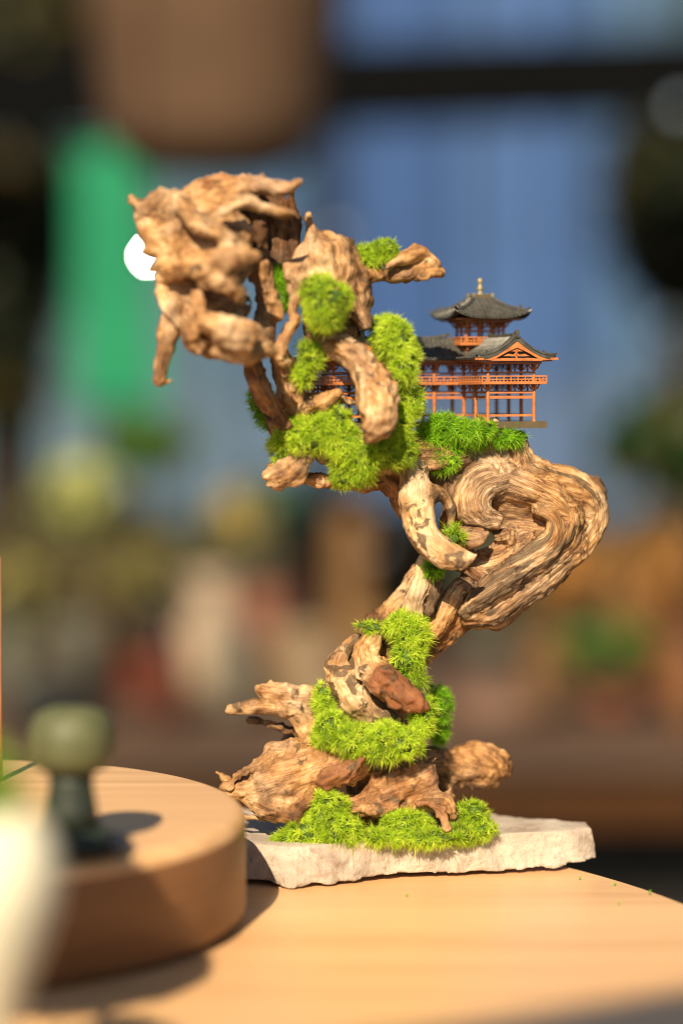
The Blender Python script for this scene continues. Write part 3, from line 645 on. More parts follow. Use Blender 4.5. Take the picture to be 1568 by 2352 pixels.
# thin post at the left edge
b = MB(); b.tube([(0, 0, 0), (0, .001, .06), (.0005, 0, .15)], [.0032, .003, .0026], 10)
pp = P(-3, 1800, 1.60)
tag(b.build('bamboo_stick', simple('bamboo_skin', (.40, .20, .09), .5, .2, 40), None, True, loc=(pp[0], 1.60, DZ + .0005)), 'thin upright reddish bamboo stick on the wooden stand at the left edge', 'stick')
# crumbs of moss on the table
CR = [(1412,2048,1.602),(1490,2072,1.575),(1330,2030,1.62),(1420,2100,1.545),(935,2078,1.568),(920,2052,1.59),(960,2072,1.57),(700,2110,1.52)]
for i, (x, y, Y) in enumerate(CR[:5]):
    p = P(x, y, Y); d = rng.normal(size=(3, 3)); d[:, 2] = np.abs(d[:, 2]); d /= np.linalg.norm(d, axis=1)[:, None]
    V, Fc, T, pt = blades(np.repeat(np.array([[0, 0, .0006]]), 3, 0), d, .0018, .0007, 5)
    o = mesh_obj('moss_crumb', V, Fc, DP, None, False, {'shade': ('FLOAT', np.full(len(V), .5)), 'along': ('FLOAT', T)}, loc=(p[0], p[1], TBL_Z + .0006))
    tag(o, ('tiny green crumb of moss on the table just right of the slab corner', 'tiny green crumb of moss on the table closest to its right rim', 'tiny green crumb of moss on the table tight against the slab underside', 'tiny green crumb of moss farthest from the slab on the right of the table', 'tiny green crumb of moss on the table in front of the slab middle')[i], 'moss crumb', 'moss crumbs on the table')
# ------------------------------------------------------------------ miniature temple (millimetres in its own frame)
TH = R(17)
tp0 = P(1120, 968.6, 1.648)
tem = empty('miniature_temple', tp0, (0, 0, 0)); tem.rotation_euler = (R(-1.2), 0, TH)
tag(tem, 'orange miniature temple with dark tiled roofs and a turret, perched on the mossy burl', 'model temple')
MM = .001
class TB(MB):
    def done(s, name, mt, parent=None, smooth=False):
        s.v = [(x * MM, y * MM, z * MM) for x, y, z in s.v]; return s.build(name, mt, parent or tem, smooth)
def tbox(name, x0, x1, y0, y1, z0, z1, mt=ORANGE, parent=None):
    b = TB(); b.box(((x0 + x1) / 2, (y0 + y1) / 2, (z0 + z1) / 2), (abs(x1 - x0), abs(y1 - y0), abs(z1 - z0))); return b.done(name, mt, parent)
def bevel(o, wd=.00025):
    m = o.modifiers.new('bevel', 'BEVEL'); m.width = wd; m.segments = 2; return o
# base plate in one piece with a lip, U shaped like the plan
def plate(name, rects, z0, z1, mt):
    b = TB()
    for (x0, x1, y0, y1) in rects: b.box(((x0 + x1) / 2, (y0 + y1) / 2, (z0 + z1) / 2), (x1 - x0, y1 - y0, z1 - z0))
    return b.done(name, mt)
CW = 33.5
plate('base_plate', [(-7, CW + 7, -6.5, 79), (-110 - 7, -110 + CW + 7, -6.5, 79), (-110 + CW + 7, -7, 42, 79)], -4.6, 0, BASEP)
# columns
cm_ = TB(); cm_.lathe([(1.4, 0), (1.3, .6), (1.25, 20.6)], 12); proto_col = cm_.done('column', ORANGE)
cu_ = TB(); cu_.lathe([(1.0, 27.4), (1.0, 34.2)], 10); proto_up = cu_.done('upper_column', ORANGE)
def bracket_mesh():
    b = TB()
    b.lathe([(1.05, 0), (1.25, 1.4), (1.9, 2.2), (1.9, 2.9), (1.1, 3.0)], 8)
    for a in range(4):
        M = Matrix.Rotation(a * math.pi / 2, 4, 'Z')
        for (x0, z0, x1, z1, wd) in ((.6, 1.0, 2.7, 2.2, 1.0), (2.5, 2.0, 3.7, 4.2, 1.0)):
            L = math.hypot(x1 - x0, z1 - z0); b.box((0, 0, 0), (L, wd, .85), M @ Matrix.Translation(((x0 + x1) / 2, 0, (z0 + z1) / 2)) @ Matrix.Rotation(-math.atan2(z1 - z0, x1 - x0), 4, 'Y'))
        b.box((3.7, 0, 4.35), (1.3, 1.3, .7), M)
    b.box((0, 0, 3.8), (1.6, 1.6, 1.8))
    return b
proto_br = bracket_mesh().done('bracket', ORANGE)
cols = []
for bx in (0, -110):
    for x in (0, CW):
        for y in (0, 24, 48): cols.append((bx + x, y))
    cols += [(bx + CW / 2, 72)]
for x in (-22, -44, -66): cols += [(x, 48)]
for x in (CW, 0, -22, -44, -66, -110 + CW, -110): cols.append((x, 72))
used = {'column': False, 'upper_column': False, 'bracket': False}
def put(proto, key, x, y, z=0, rz=0, s=1):
    if not used[key]: used[key] = True; o = proto
    else: o = link_copy(proto.data, key, tem)
    o.location = (x * MM, y * MM, z * MM); o.rotation_euler = (0, 0, rz); o.scale = (s, s, s); return o
for (x, y) in cols:
    put(proto_col, 'column', x, y); put(proto_up, 'upper_column', x, y)
    put(proto_br, 'bracket', x, y, 20.7); put(proto_br, 'bracket', x, y, 34.3)
# tie beams: runs of columns
runs = [((0, 0), (CW, 0)), ((0, 0), (0, 24)), ((0, 24), (0, 48)), ((CW, 0), (CW, 24)), ((CW, 24), (CW, 48)), ((CW, 48), (CW, 72)), ((0, 48), (-22, 48)), ((-22, 48), (-44, 48)), ((-44, 48), (-66, 48)), ((-66, 48), (-110 + CW, 48)),
        ((CW, 72), (0, 72)), ((0, 72), (-22, 72)), ((-22, 72), (-44, 72)), ((-44, 72), (-66, 72)), ((-66, 72), (-110 + CW, 72)), ((-110 + CW, 72), (-110, 72)),
        ((-110, 0), (-110 + CW, 0)), ((-110, 0), (-110, 24)), ((-110, 24), (-110, 48)), ((-110, 48), (-110, 72)), ((-110 + CW, 0), (-110 + CW, 24)), ((-110 + CW, 24), (-110 + CW, 48))]
def bar(name, a, b_, z, hgt, wd, mt=ORANGE, inset=0, parent=None):
    a, b_ = Vector(a), Vector(b_); d = b_ - a; L = d.length - 2 * inset; c = (a + b_) / 2
    q = TB(); q.box((0, 0, 0), (L, wd, hgt), Matrix.Translation((c.x, c.y, z)) @ Matrix.Rotation(math.atan2(d.y, d.x), 4, 'Z')); return q.done(name, mt, parent)
for a, b_ in runs:
    bar('tie_beam', a, b_, 4.2, 1.5, 1.1); bar('tie_beam', a, b_, 16.6, 1.9, 1.15); bar('tie_beam', a, b_, 20.0, 1.6, 1.3)
    bar('tie_beam', a, b_, 33.4, 1.2, 1.2)
    m = ((a[0] + b_[0]) / 2, (a[1] + b_[1]) / 2)
    b = TB(); b.box((m[0], m[1], 23.2), (1.1, 1.1, 4.9)); b.done('strut', ORANGE)
    b = TB(); b.box((m[0], m[1], 36.4), (1.1, 1.1, 4.9)); b.done('strut', ORANGE)
# balcony with rails
OV = 6.6
def ring(xs):   # closed loops of offset outline
    return list(zip(xs, xs[1:] + xs[:1]))
out = [(-OV, -OV), (CW + OV, -OV), (CW + OV, 72 + OV), (-110 - OV, 72 + OV), (-110 - OV, -OV), (-110 + CW + OV, -OV), (-110 + CW + OV, 48 - OV), (-OV, 48 - OV)]
def grow(poly, e):
    n = len(poly); r = []
    for i in range(n):
        p, c, q = Vector(poly[i - 1]), Vector(poly[i]), Vector(poly[(i + 1) % n])
        d1 = (c - p).normalized(); d2 = (q - c).normalized(); n1 = Vector((d1.y, -d1.x)); n2 = Vector((d2.y, -d2.x)); r.append(tuple(c + (n1 + n2) * e))
    return r
plate('balcony_floor', [(-OV + .8, CW + OV - .8, -OV + .8, 48 - OV), (-110 - OV + .8, -110 + CW + OV - .8, -OV + .8, 48 - OV), (-110 - OV + .8, CW + OV - .8, 48 - OV, 72 + OV - .8)], 25.7, 26.5, ORANGE)
ps = TB(); ps.box((0, 0, 0), (.75, .75, 4.6)); proto_post = ps.done('rail_post', ORANGE)
pb = TB(); pb.box((0, 0, 0), (.7, .6, 1.5)); proto_bal = pb.done('baluster', ORANGE); used.update(rail_post=False, baluster=False)
def railing(a, b_, z, step=5.2):
    bar('balcony_edge', a, b_, z + .8, 1.9, .9); bar('rail', a, b_, z + 3.2, .7, .6); bar('rail', a, b_, z + 5.3, .9, .85)
    a, b_ = Vector(a), Vector(b_); L = (b_ - a).length; n = max(1, round(L / step)); ang = math.atan2((b_ - a).y, (b_ - a).x)
    for i in range(n):
        p = a + (b_ - a) * (i / n); put(proto_post, 'rail_post', p.x, p.y, z + 3.4, ang)
        p = a + (b_ - a) * ((i + .5) / n); put(proto_bal, 'baluster', p.x, p.y, z + 2.3, ang)
for a, b_ in ring(out): railing(a, b_, 25.6)
# eaves beams
for e, z, h_, wd in ((3.6, 39.9, 1.5, 1.3), (9.0, 42.0, 2.2, 1.6)):
    base = [(0, 0), (CW, 0), (CW, 72), (-110, 72), (-110, 0), (-110 + CW, 0), (-110 + CW, 48), (0, 48)]
    for a, b_ in ring(grow(base, e)): bar('eave_beam', a, b_, z, h_, wd)
# ---- roofs
def prof(s, S=28.2, ze=43.4, h=15.0): return ze + h * (1 - min(s / S, 1)) ** 2.05
def roof_sheet(name, rail0, rail1, ns=14, nl=18, lift=lambda w, s: 0, S=28.2, zf=prof, th=1.3, parent=None):
    """slope from ridge line rail0..rail1 (2D points) going along the outward normal"""
def slope(name_, org, along, outw, L0, L1, S, zf, lift, hip0=None, hip1=None, th=1.3, spacing=3.3, rr=1.1, ribs=True, edge=True, ns=14):
    """one tiled slope. org: point on the ridge, along/outw: unit 2D vectors, w runs L0..L1, s runs 0..S"""
    org, along, outw = Vector(org), Vector(along), Vector(outw)
    lo = lambda s: (L0 if hip0 is None else hip0(s)); hi = lambda s: (L1 if hip1 is None else hip1(s))
    nl = 20; b = TB(); v = []; f = []
    def pt(w, s, up=0):
        a, c = lo(s), hi(s); ww = 0 if c == a else 2 * (w - a) / (c - a) - 1
        q = org + along * w + outw * s; return (q.x, q.y, zf(s) + lift(ww, s / S) + up)
    for up in (0, -th):
        for i in range(ns + 1):
            s = S * i / ns
            for j in range(nl + 1): v.append(pt(lo(s) + (hi(s) - lo(s)) * j / nl, s, up))
    m = (ns + 1) * (nl + 1)
    for i in range(ns):
        for j in range(nl):
            k = i * (nl + 1) + j; f.append((k, k + 1, k + nl + 2, k + nl + 1)); f.append((m + k, m + k + nl + 1, m + k + nl + 2, m + k + 1))
    def edgef(ids):
        for p, q in zip(ids, ids[1:]): f.append((p, q, m + q, m + p))
    edgef([ns * (nl + 1) + j for j in range(nl + 1)]); edgef([i * (nl + 1) for i in range(ns + 1)]); edgef([i * (nl + 1) + nl for i in range(ns + 1)]); edgef(list(range(nl + 1)))
    b.add(v, f); sheet = b.done(name_, TILE, None, True)
    if not ribs: return sheet
    a, c = lo(S), hi(S); n = int((c - a - 1.5) / spacing); x0 = (a + c) / 2 - spacing * (n - 1) / 2 - spacing / 2
    for k in range(n + 1):
        w = x0 + spacing * k
        if w < a + .5 or w > c - .5: continue
        s0 = 0
        for q in range(60):
            s = S * q / 60
            if lo(s) + .2 <= w <= hi(s) - .2: s0 = s; break
        if S - s0 < 2: continue
        rb_ = TB(); vv = []; ff = []; M = 8
        for q in range(M + 1):
            s = s0 + (S + .5 - s0) * q / M; o = Vector(pt(w, min(s, S), .02)); o = o + Vector((outw.x, outw.y, 0)) * (s - min(s, S))
            for (dx, dz) in ((-rr, 0), (-rr * .7, rr * .7), (0, rr), (rr * .7, rr * .7), (rr, 0)):
                vv.append((o.x + along.x * dx, o.y + along.y * dx, o.z + dz))
        for q in range(M):
            for z in range(4): k2 = q * 5 + z; ff.append((k2, k2 + 5, k2 + 6, k2 + 1))
        ff.append(tuple(M * 5 + z for z in range(5))); ff.append((4, 3, 2, 1, 0)); rb_.add(vv, ff); rb_.done('tile_rib', TILE, None, False)
    return sheet
lift0 = lambda w, t: 1.6 * abs(w) ** 4 * t * t
nolift = lambda w, t: 0
S1 = CW / 2 + 11.4
for bx in (0, -110):
    xc = bx + CW / 2
    slope('roof_slope', (xc, 0), (0, 1), (-1, 0), -11.5, 72, S1, prof, lambda w, t: 1.6 * max(-w, 0) ** 6 * t * t)
    slope('roof_slope', (xc, 0), (0, 1), (1, 0), -11.5, 84, S1, prof, lambda w, t: 1.6 * abs(w) ** 6 * t * t)
slope('roof_slope', (-46.6, 60), (1, 0), (0, -1), -63, 50, 23.4, lambda s: prof(s, 23.4, 43.4, 14.6), nolift)
slope('roof_slope', (-46.6, 60), (1, 0), (0, 1), -63, 63, 23.4, lambda s: prof(s, 23.4, 43.4, 14.6), nolift)
# ridges
def ridge(pts, wd, ht, name='roof_ridge'):
    b = TB(); v = []; f = []
    for i, p in enumerate(pts):
        p = Vector(p); a = Vector(pts[max(i - 1, 0)]); c = Vector(pts[min(i + 1, len(pts) - 1)]); d = (c - a); d.z = 0; d.normalize(); n = Vector((-d.y, d.x, 0))
        for sx, z in ((-1, 0), (-1, ht * .7), (-.6, ht), (.6, ht), (1, ht * .7), (1, 0)): q = p + n * (sx * wd / 2); v.append((q.x, q.y, q.z + z))
    for i in range(len(pts) - 1):
        for k in range(6): f.append((i * 6 + k, i * 6 + (k + 1) % 6, i * 6 + 6 + (k + 1) % 6, i * 6 + 6 + k))
    f.append(tuple(range(5, -1, -1))); f.append(tuple((len(pts) - 1) * 6 + k for k in range(6))); b.add(v, f); return b.done(name, TILE)
for bx in (0, -110):
    xc = bx + CW / 2
    ridge([(xc, y, 57.6 + 1.6 * max(0, (-y - 2) / 9) ** 2 + 1.2 * max(0, (y - 26) / 14) ** 2) for y in np.linspace(-12.3, 42, 14)], 2.2, 2.4)
    for sx in (-1, 1):
        ridge([(xc + sx * s, -9.0, prof(s) + .8 + (1.0 if s < 1 else 0)) for s in np.linspace(.4, 20, 9)], 2.6, 1.7, 'verge_ridge')
        b = TB(); b.box((xc + sx * 20.6, -9, prof(20.6) + 1.9), (1.2, 2.8, 4.0)); b.done('ridge_end_tile', TILE)
        ridge([(xc + sx * s, -11.2, prof(s) + .3 + 1.6 * (s / S1) ** 2) for s in np.linspace(.2, S1 + 1.2, 12)], 1.5, 1.3, 'verge_ridge')
    b = TB(); b.box((xc, -12.8, 59.6), (2.6, 1.0, 5.4)); b.done('ridge_end_tile', TILE)
ridge([(x, 60, 57.2 + 2.2 * max(0, (x + 26) / 18) ** 2 + 2.2 * max(0, (-84 - x) / 18) ** 2) for x in np.linspace(-100, -6, 20)], 2.4, 2.2)
# gables
def prism(b, poly, y0, y1):
    n = len(poly); b.add([(x, y0, z) for x, z in poly] + [(x, y1, z) for x, z in poly], [tuple(range(n)), tuple(range(2 * n - 1, n - 1, -1))] + [(i, i + n, (i + 1) % n + n, (i + 1) % n) for i in range(n)])
for bx in (0, -110):
    xc = bx + CW / 2
    for sx in (-1, 1):
        b = TB(); uf = lambda s: prof(s) - 1.35 - 2.6 * math.exp(-s / 6); up = [(s, uf(s)) for s in np.linspace(0, 20.5, 9)]; dn = [(s, min(uf(s) - 1.9, 50.2 - .43 * s) if s < 17 else 41.6) for s in np.linspace(20.5, 0, 9)]
        poly = [(xc + sx * s, z) for s, z in up + dn]
        if sx > 0: poly = poly[::-1]
        prism(b, poly, -11.8, -10.2); b.done('bargeboard', ORANGE)
        poly = [(xc + sx * s, prof(s) + .1) for s in np.linspace(0, 24, 10)] + [(xc + sx * s, uf(s) + .02) for s in np.linspace(24, 0, 10)]
        if sx > 0: poly = poly[::-1]
        b = TB(); prism(b, poly, -12.1, -9.9); b.done('verge_board', TILE)
    b = TB(); b.box((xc, -10.9, 42.0), (37, 1.5, 1.5)); b.done('gable_beam', ORANGE)
    b = TB(); prism(b, [(xc - 9.5, 44.4), (xc + 9.5, 44.4), (xc + 6, 46.0), (xc + 2, 45.4), (xc, 47.4), (xc - 2, 45.4), (xc - 6, 46.0)], -10.8, -9.6); b.done('gable_carving', ORANGE)
    b = TB(); prism(b, [(xc - 5, 47.6), (xc + 5, 47.6), (xc + 2.2, 49.0), (xc, 48.6), (xc - 2.2, 49.0)], -10.8, -9.6); b.done('gable_carving', ORANGE)
    b = TB(); b.box((xc, -10.2, 46.8), (1.4, 1.2, 8)); b.done('king_post', ORANGE)
    b = TB(); prism(b, [(xc - 16, 42.2), (xc + 16, 42.2), (xc, 55.5)], -7.4, -6.6); b.done('gable_wall', TILE)
    for sx in (-1, 1): bar('eave_end', (xc + sx * 19.5, -10.9), (xc + sx * 30.0, -10.9), 42.6, 1.5, 1.7)
# turret
TX, TY = CW / 2, 60
tl = [(TX - 20, TY - 15), (TX + 20, TY - 15), (TX + 20, TY + 15), (TX - 20, TY + 15)]
plate('turret_floor', [(TX - 19.4, TX + 19.4, TY - 14.4, TY + 14.4)], 52.7, 53.6, ORANGE)
for a, b_ in ring(tl): railing(a, b_, 53.2, 4.8)
inn = [(TX - 14, TY - 9.5), (TX + 14, TY - 9.5), (TX + 14, TY + 9.5), (TX - 14, TY + 9.5)]
tc_ = TB(); tc_.lathe([(1.0, 53.6), (1.0, 64.4)], 10); proto_tc = tc_.done('turret_column', ORANGE); used['turret_column'] = False
tcols = [(TX + x, TY + y) for x in (-14, -4.7, 4.7, 14) for y in (-9.5, 9.5)] + [(TX + x, TY) for x in (-14, 14)]
for x, y in tcols:
    put(proto_tc, 'turret_column', x, y); put(proto_br, 'bracket', x, y, 64.4, 0, 1.02); put(proto_br, 'bracket', x, y, 48.0, 0, 1.0)
for a, b_ in ring(inn): bar('tie_beam', a, b_, 63.4, 1.2, 1.1); bar('tie_beam', a, b_, 48.4, 1.6, 1.4); bar('tie_beam', a, b_, 66.4, .8, .8)
for e, z, h_ in ((4.2, 69.7, 1.3), (9.2, 71.2, 1.5)):
    for a, b_ in ring(grow(inn, e)): bar('eave_beam', a, b_, z, h_, 1.5)
zt = lambda s, S: 72.4 + 13.8 * (1 - s / S) ** 1.65
lf = lambda w, t: 5.6 * abs(w) ** 3.2 * t ** 1.6
EX, EY, TX0, TY0 = 28.5, 26.5, 6.5, 5.0
for (ax, ou, We, Wt, S, off) in (((1, 0), (0, -1), EX, TX0, EY - TY0, TY0), ((1, 0), (0, 1), EX, TX0, EY - TY0, TY0), ((0, 1), (-1, 0), EY, TY0, EX - TX0, TX0), ((0, 1), (1, 0), EY, TY0, EX - TX0, TX0)):
    o2 = (TX + ou[0] * off, TY + ou[1] * off)
    slope('turret_roof_slope', o2, ax, ou, 0, 0, S, (lambda s, S=S: zt(s, S)), lf, hip0=(lambda s, We=We, Wt=Wt, S=S: -(Wt + (We - Wt) * s / S)), hip1=(lambda s, We=We, Wt=Wt, S=S: (Wt + (We - Wt) * s / S)), spacing=3.25)
for sx in (-1, 1):
    for sy in (-1, 1):
        ridge([(TX + sx * (TX0 + (EX - TX0) * t), TY + sy * (TY0 + (EY - TY0) * t), 72.4 + 13.8 * (1 - t) ** 1.65 + 5.6 * t ** 1.6 + .3) for t in np.linspace(0, .72, 8)], 2.2, 2.0, 'hip_ridge')
        t = .74; b = TB(); b.box((TX + sx * (TX0 + (EX - TX0) * t), TY + sy * (TY0 + (EY - TY0) * t), 72.4 + 13.8 * (1 - t) ** 1.65 + 5.6 * t ** 1.6 + 1.9), (1.7, 1.7, 3.6), None); b.done('ridge_end_tile', TILE)
        ridge([(TX + sx * (TX0 + (EX - TX0) * t), TY + sy * (TY0 + (EY - TY0) * t), 72.4 + 13.8 * (1 - t) ** 1.65 + 5.6 * t ** 1.6 + .2 + 1.2 * max(0, t - .9) * 10) for t in np.linspace(.72, 1.03, 5)], 1.8, 1.2, 'hip_ridge')
tbox('turret_cap', TX - 6.8, TX + 6.8, TY - 5.4, TY + 5.4, 86.4, 89.0, BASEP)
for sx in (-1, 1):
    for sy in (-1, 1): tbox('cap_corner', TX + sx * 6.9 - .9, TX + sx * 6.9 + .9, TY + sy * 5.4 - .9, TY + sy * 5.4 + .9, 86.2, 89.8, GOLD)
b = TB(); b.lathe([(3.2, 89), (2.6, 89.8), (1.4, 90.6), (1.3, 91.6), (2.9, 93.0), (2.4, 93.9), (1.3, 94.8), (1.5, 96.6), (2.1, 98.2), (2.1, 99.2), (1.2, 100.2), (.3, 100.8)], 16, (TX, TY, 0)); b.done('finial', GOLD, None, True)
# ------------------------------------------------------------------ unseen canvas awning, added to shade the table's near edge
t = empty('added_shade_awning', (-.5, -4, 0)); tag(t, 'plain dark canvas awning on four tall poles, added out of view to shade the table', 'awning')
CANV = simple('shade_canvas', (.10, .09, .07), .9)
aw = [(-1.0, -3.01), (.50, -2.20), (.50, -6.2), (-1.0, -6.2)]
o = mesh_obj('canvas', [(x + .5, y + 4, 4.0 + dz) for dz in (0, .012) for x, y in aw], [(0, 1, 2, 3), (7, 6, 5, 4), (0, 4, 5, 1), (1, 5, 6, 2), (2, 6, 7, 3), (3, 7, 4, 0)], CANV, t)
for x, y in ((-.96, -3.05), (.46, -2.30), (.46, -6.15), (-.96, -6.15)):
    b = MB(); b.lathe([(.02, 0), (.02, 4.0)], 12, (x + .5, y + 4, 0)); b.build('pole', simple('pole_metal', (.05, .05, .05), .5), t, True)
# ------------------------------------------------------------------ behind: a market stall in the shade and sun, all far out of focus
def bx(name, c, d, mt, parent=None, loc=True):
    b = MB(); b.box((0, 0, 0), d); o = b.build(name, mt, parent); o.location = c; return o
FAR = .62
GROUND = simple('dark_paving', (.035, .032, .028), .8, .3, 3)
g = mesh_obj('ground', [(-90, -20, 0), (90, -20, 0), (90, 160, 0), (-90, 160, 0)], [(0, 1, 2, 3)], GROUND); tag(g, kind='structure')
# blue panelled building far behind
t = empty('panelled_building', (0, 16, 0)); tag(t, 'tall building with blue and grey-blue vertical panels far behind the table', 'building')
pc = [(.06, .09, .12), (.06, .10, .12), (.07, .15, .17), (.12, .24, .26), (.12, .22, .26), (.13, .25, .29), (.12, .23, .31), (.10, .19, .30), (.075, .16, .30), (.020, .045, .11), (.058, .135, .36), (.050, .12, .33), (.075, .165, .40), (.085, .18, .44), (.065, .15, .38), (.10, .20, .38), (.085, .16, .26), (.035, .065, .075), (.04, .07, .085), (.07, .10, .11), (.05, .08, .09)]
ys = 16; kk = px2m(ys); x = -300
pc = [tuple(v * f for v in c) for c in pc for f in (rng.uniform(.72, 1.05), rng.uniform(.9, 1.3))]
for i, c in enumerate(pc):
    wpx = 55; zs = .95 + rng.uniform(-.12, .12); g_ = sum(c) / 3; cl = tuple(.45 * v + .55 * (.13, .185, .27)[j] * (g_ / .17) for j, v in enumerate(c))
    bx('wall_panel', ((x + wpx / 2 - 784) * kk, 0, (5.2 + zs) / 2), (wpx * kk - .02, .3, 5.2 - zs), simple('blue_panel', c, .5, .15, 2), t)
    bx('lower_panel', ((x + wpx / 2 - 784) * kk, .01, zs / 2 - .01), (wpx * kk - .02, .3, zs - .02), simple('grey_blue_panel', cl, .5, .15, 2), t); x += wpx
bx('wall_core', (0, .4, 2.55), (9, .5, 5.1), simple('wall_core', (.05, .07, .1), .8), t)
# dark beam of the stall frame
t = empty('stall_gantry', (0, 9.5, 0)); tag(t, 'black overhead beam on two posts crossing behind the hanging shade', 'gantry')
k7 = px2m(9.5)
pA = P(-420, 235, 9.5); pB = P(2300, 150, 9.5)
BLK = simple('black_metal', (.006, .0065, .007), .9, spec=.02)
b = MB(); d = Vector(pB - pA); b.box((0, 0, 0), (d.length, .14, 185 * k7), Matrix.Rotation(-math.atan2(d.z, d.x), 4, 'Y')); o = b.build('beam', BLK, t); o.location = ((pA[0] + pB[0]) / 2, 0, (pA[2] + pB[2]) / 2)
for p in (pA, pB): bx('post', (p[0], 0, p[2] / 2), (.14, .14, p[2]), BLK, t)
# hanging wood-coloured shade
ysd = 6.4; ks = px2m(ysd); c = P(492, 405, ysd)
t = empty('hanging_shade', (c[0], ysd, c[2])); tag(t, 'big brown hanging lamp shade with rounded bottom above the driftwood crown', 'lamp shade')
r = 268 * ks
pr = [(.02, 0)] + [(r * (.42 + .52 * math.sin(a)), r * .55 * (1 - math.cos(a))) for a in np.linspace(.05, math.pi / 2, 9)] + [(r * 1.03, r * 1.1), (r * 1.2, r * 2.2), (r * 1.1, r * 2.6), (.05, r * 2.75)]
b = MB(); b.lathe(pr, 48); b.build('shade', simple('brown_shade', (.145, .085, .05), .75, .12, 8), t, True)
b = MB(); b.tube([(0, 0, r * 2.7), (0, 0, r * 2.7 + 1.4)], [.008, .008], 8); b.build('cord', BLK, t)
# green banner
yb = 8.2; kb = px2m(yb); c = P(252, 640, yb)
t = empty('green_banner', (c[0], yb, 0)); tag(t, 'tall vivid green banner hanging behind the left edge of the crown', 'banner')
n = 24; v = []; f = []
for j in range(25):
    for i in range(n + 1):
        u = i / n; zz = c[2] + (300 - 600 * j / 24) * kb; wd = 78 * kb * (1 + .25 * j / 24)
        v.append(((u - .5) * 2 * wd + (j / 24) * 18 * kb, .03 * math.sin(u * 9 + j * .1), zz))
for j in range(24):
    for i in range(n): q = j * (n + 1) + i; f.append((q, q + 1, q + n + 2, q + n + 1))
o = mesh_obj('cloth', v, f, simple('green_cloth', (.030, .34, .165), .7, .22, 2), t, True); m = o.modifiers.new('thickness', 'SOLIDIFY'); m.thickness = .006
bx('crossbar', (0, .02, c[2] + 304 * kb), (190 * kb, .03, .03), BLK, t); bx('pole', (0, .08, (c[2] + 330 * kb) / 2), (.04, .04, c[2] + 330 * kb), BLK, t)
# leafy things
def leaf_cloud(n, r, size, seed):
    q = np.random.default_rng(seed); d = q.normal(size=(n, 3)); d /= np.linalg.norm(d, axis=1)[:, None]
    c = d * (q.uniform(.35, 1, (n, 1)) ** .5) * np.array(r); c *= (1 + .25 * vnoise(c / np.mean(r) * 2.3 + seed, seed))[:, None]
    a = q.normal(size=(n, 3)); a /= np.linalg.norm(a, axis=1)[:, None]; b = np.cross(a, d + .4 * q.normal(size=(n, 3))); b /= np.linalg.norm(b, axis=1)[:, None] + 1e-9
    s = size * q.uniform(.6, 1.3, (n, 1))
    V = np.stack([c - a * s, c + b * s * .45, c + a * s, c - b * s * .45], 1).reshape(-1, 3); Fc = np.arange(4 * n).reshape(-1, 4)
    sh = np.repeat(np.clip(.42 + .45 * vnoise(c / np.mean(r) * 3.1 + seed, seed + 3) + .3 * q.normal(size=n), 0, 1), 4)
    return V, Fc, sh
def foliage(name, n, r, size, mt, parent, loc, seed):
    V, Fc, sh = leaf_cloud(n, r, size, seed)
    o = mesh_obj(name, V, Fc, mt, parent, False, {'shade': ('FLOAT', sh), 'along': ('FLOAT', np.zeros(len(V)))}, loc=loc); return o
def leafm(name, c): return leaf_material(name, tuple(x * .3 for x in c), c, tuple(min(1, x * 2.1) for x in c), .25)
DARKLEAF = leafm('dark_leaf', (.009, .014, .005)); MIDLEAF = leafm('mid_leaf', (.025, .075, .008)); OLIVE = leafm('olive_leaf', (.028, .032, .012))
BROWNW = simple('brown_bark', (.07, .04, .02), .9)
def tree(label, cx, cy, Y, rx, ry, mt, seed, n=2600, group='trees behind the market'):
    k = px2m(Y); c = P(cx, cy, Y); t = empty('tree', (c[0], Y, 0)); tag(t, label, 'tree', group)
    b = MB(); h = c[2]; b.tube([(0, 0, 0), (.03, 0, h * .4), (-.02, 0, h * .8), (0, 0, h + ry * k * .5)], [.10, .075, .05, .02], 10)
    for a in range(5): th = a * 1.3; b.tube([(0, 0, h * .75), (math.cos(th) * rx * k * .4, math.sin(th) * rx * k * .4, h), (math.cos(th) * rx * k * .7, math.sin(th) * rx * k * .7, h + ry * k * .3)], [.035, .02, .008], 6)
    b.build('trunk', BROWNW, t, True); foliage('crown', n, (rx * k, rx * k, ry * k), .055 * Y / 8, mt, t, (0, 0, h), seed)
tree('dark tree filling the left edge beside the green banner', -20, 560, 10.4, 190, 420, DARKLEAF, 1, 5000)
tree('olive tree in the upper left corner above the beam', 40, 40, 11.8, 190, 150, OLIVE, 2)
tree('dark tree at the right edge below the beam', 1560, 470, 10.6, 170, 260, DARKLEAF, 3, 3600)
# bonsai on the right, nearer, thick dark green pad
def potted(label, px, ytop, ybase, Y, fr, leafmat, potmat, pr_, seed, ph=.28, group=None, zb=None, stem=BROWNW, cat='potted plant'):
    Y = Y * BF; k = px2m(Y); top = P(px, ytop, Y); base = P(px, ybase, Y); x = base[0]; zb = base[2] if zb is None else zb; H = top[2] - zb
    t = empty('potted_plant', (x, Y, zb)); tag(t, label, cat, group); hp = H * ph; r = pr_ * k
    b = MB(); b.lathe([(r * .7, .001), (r * .8, hp * .3), (r, hp * .95), (r, hp), (r * .85, hp), (r * .8, hp * .85)], 24); b.build('pot', potmat, t, True)
    fx, fz = fr[0] * k, fr[1] * k; hc = H - fz
    b = MB(); b.tube([(0, 0, hp * .8), (.02, 0, (hp + hc) / 2), (-.01, 0, hc)], [r * .22, r * .16, r * .08], 8); b.build('stem', stem, t, True)
    foliage('foliage', 700, (fx, fx, fz), max(fx, fz) * .28, leafmat, t, (0, 0, hc), seed)
    return t
BF = 1.42      # how far back the whole low bench stands
BZ = CAM_Z - .575 * BF   # top of the long low display bench
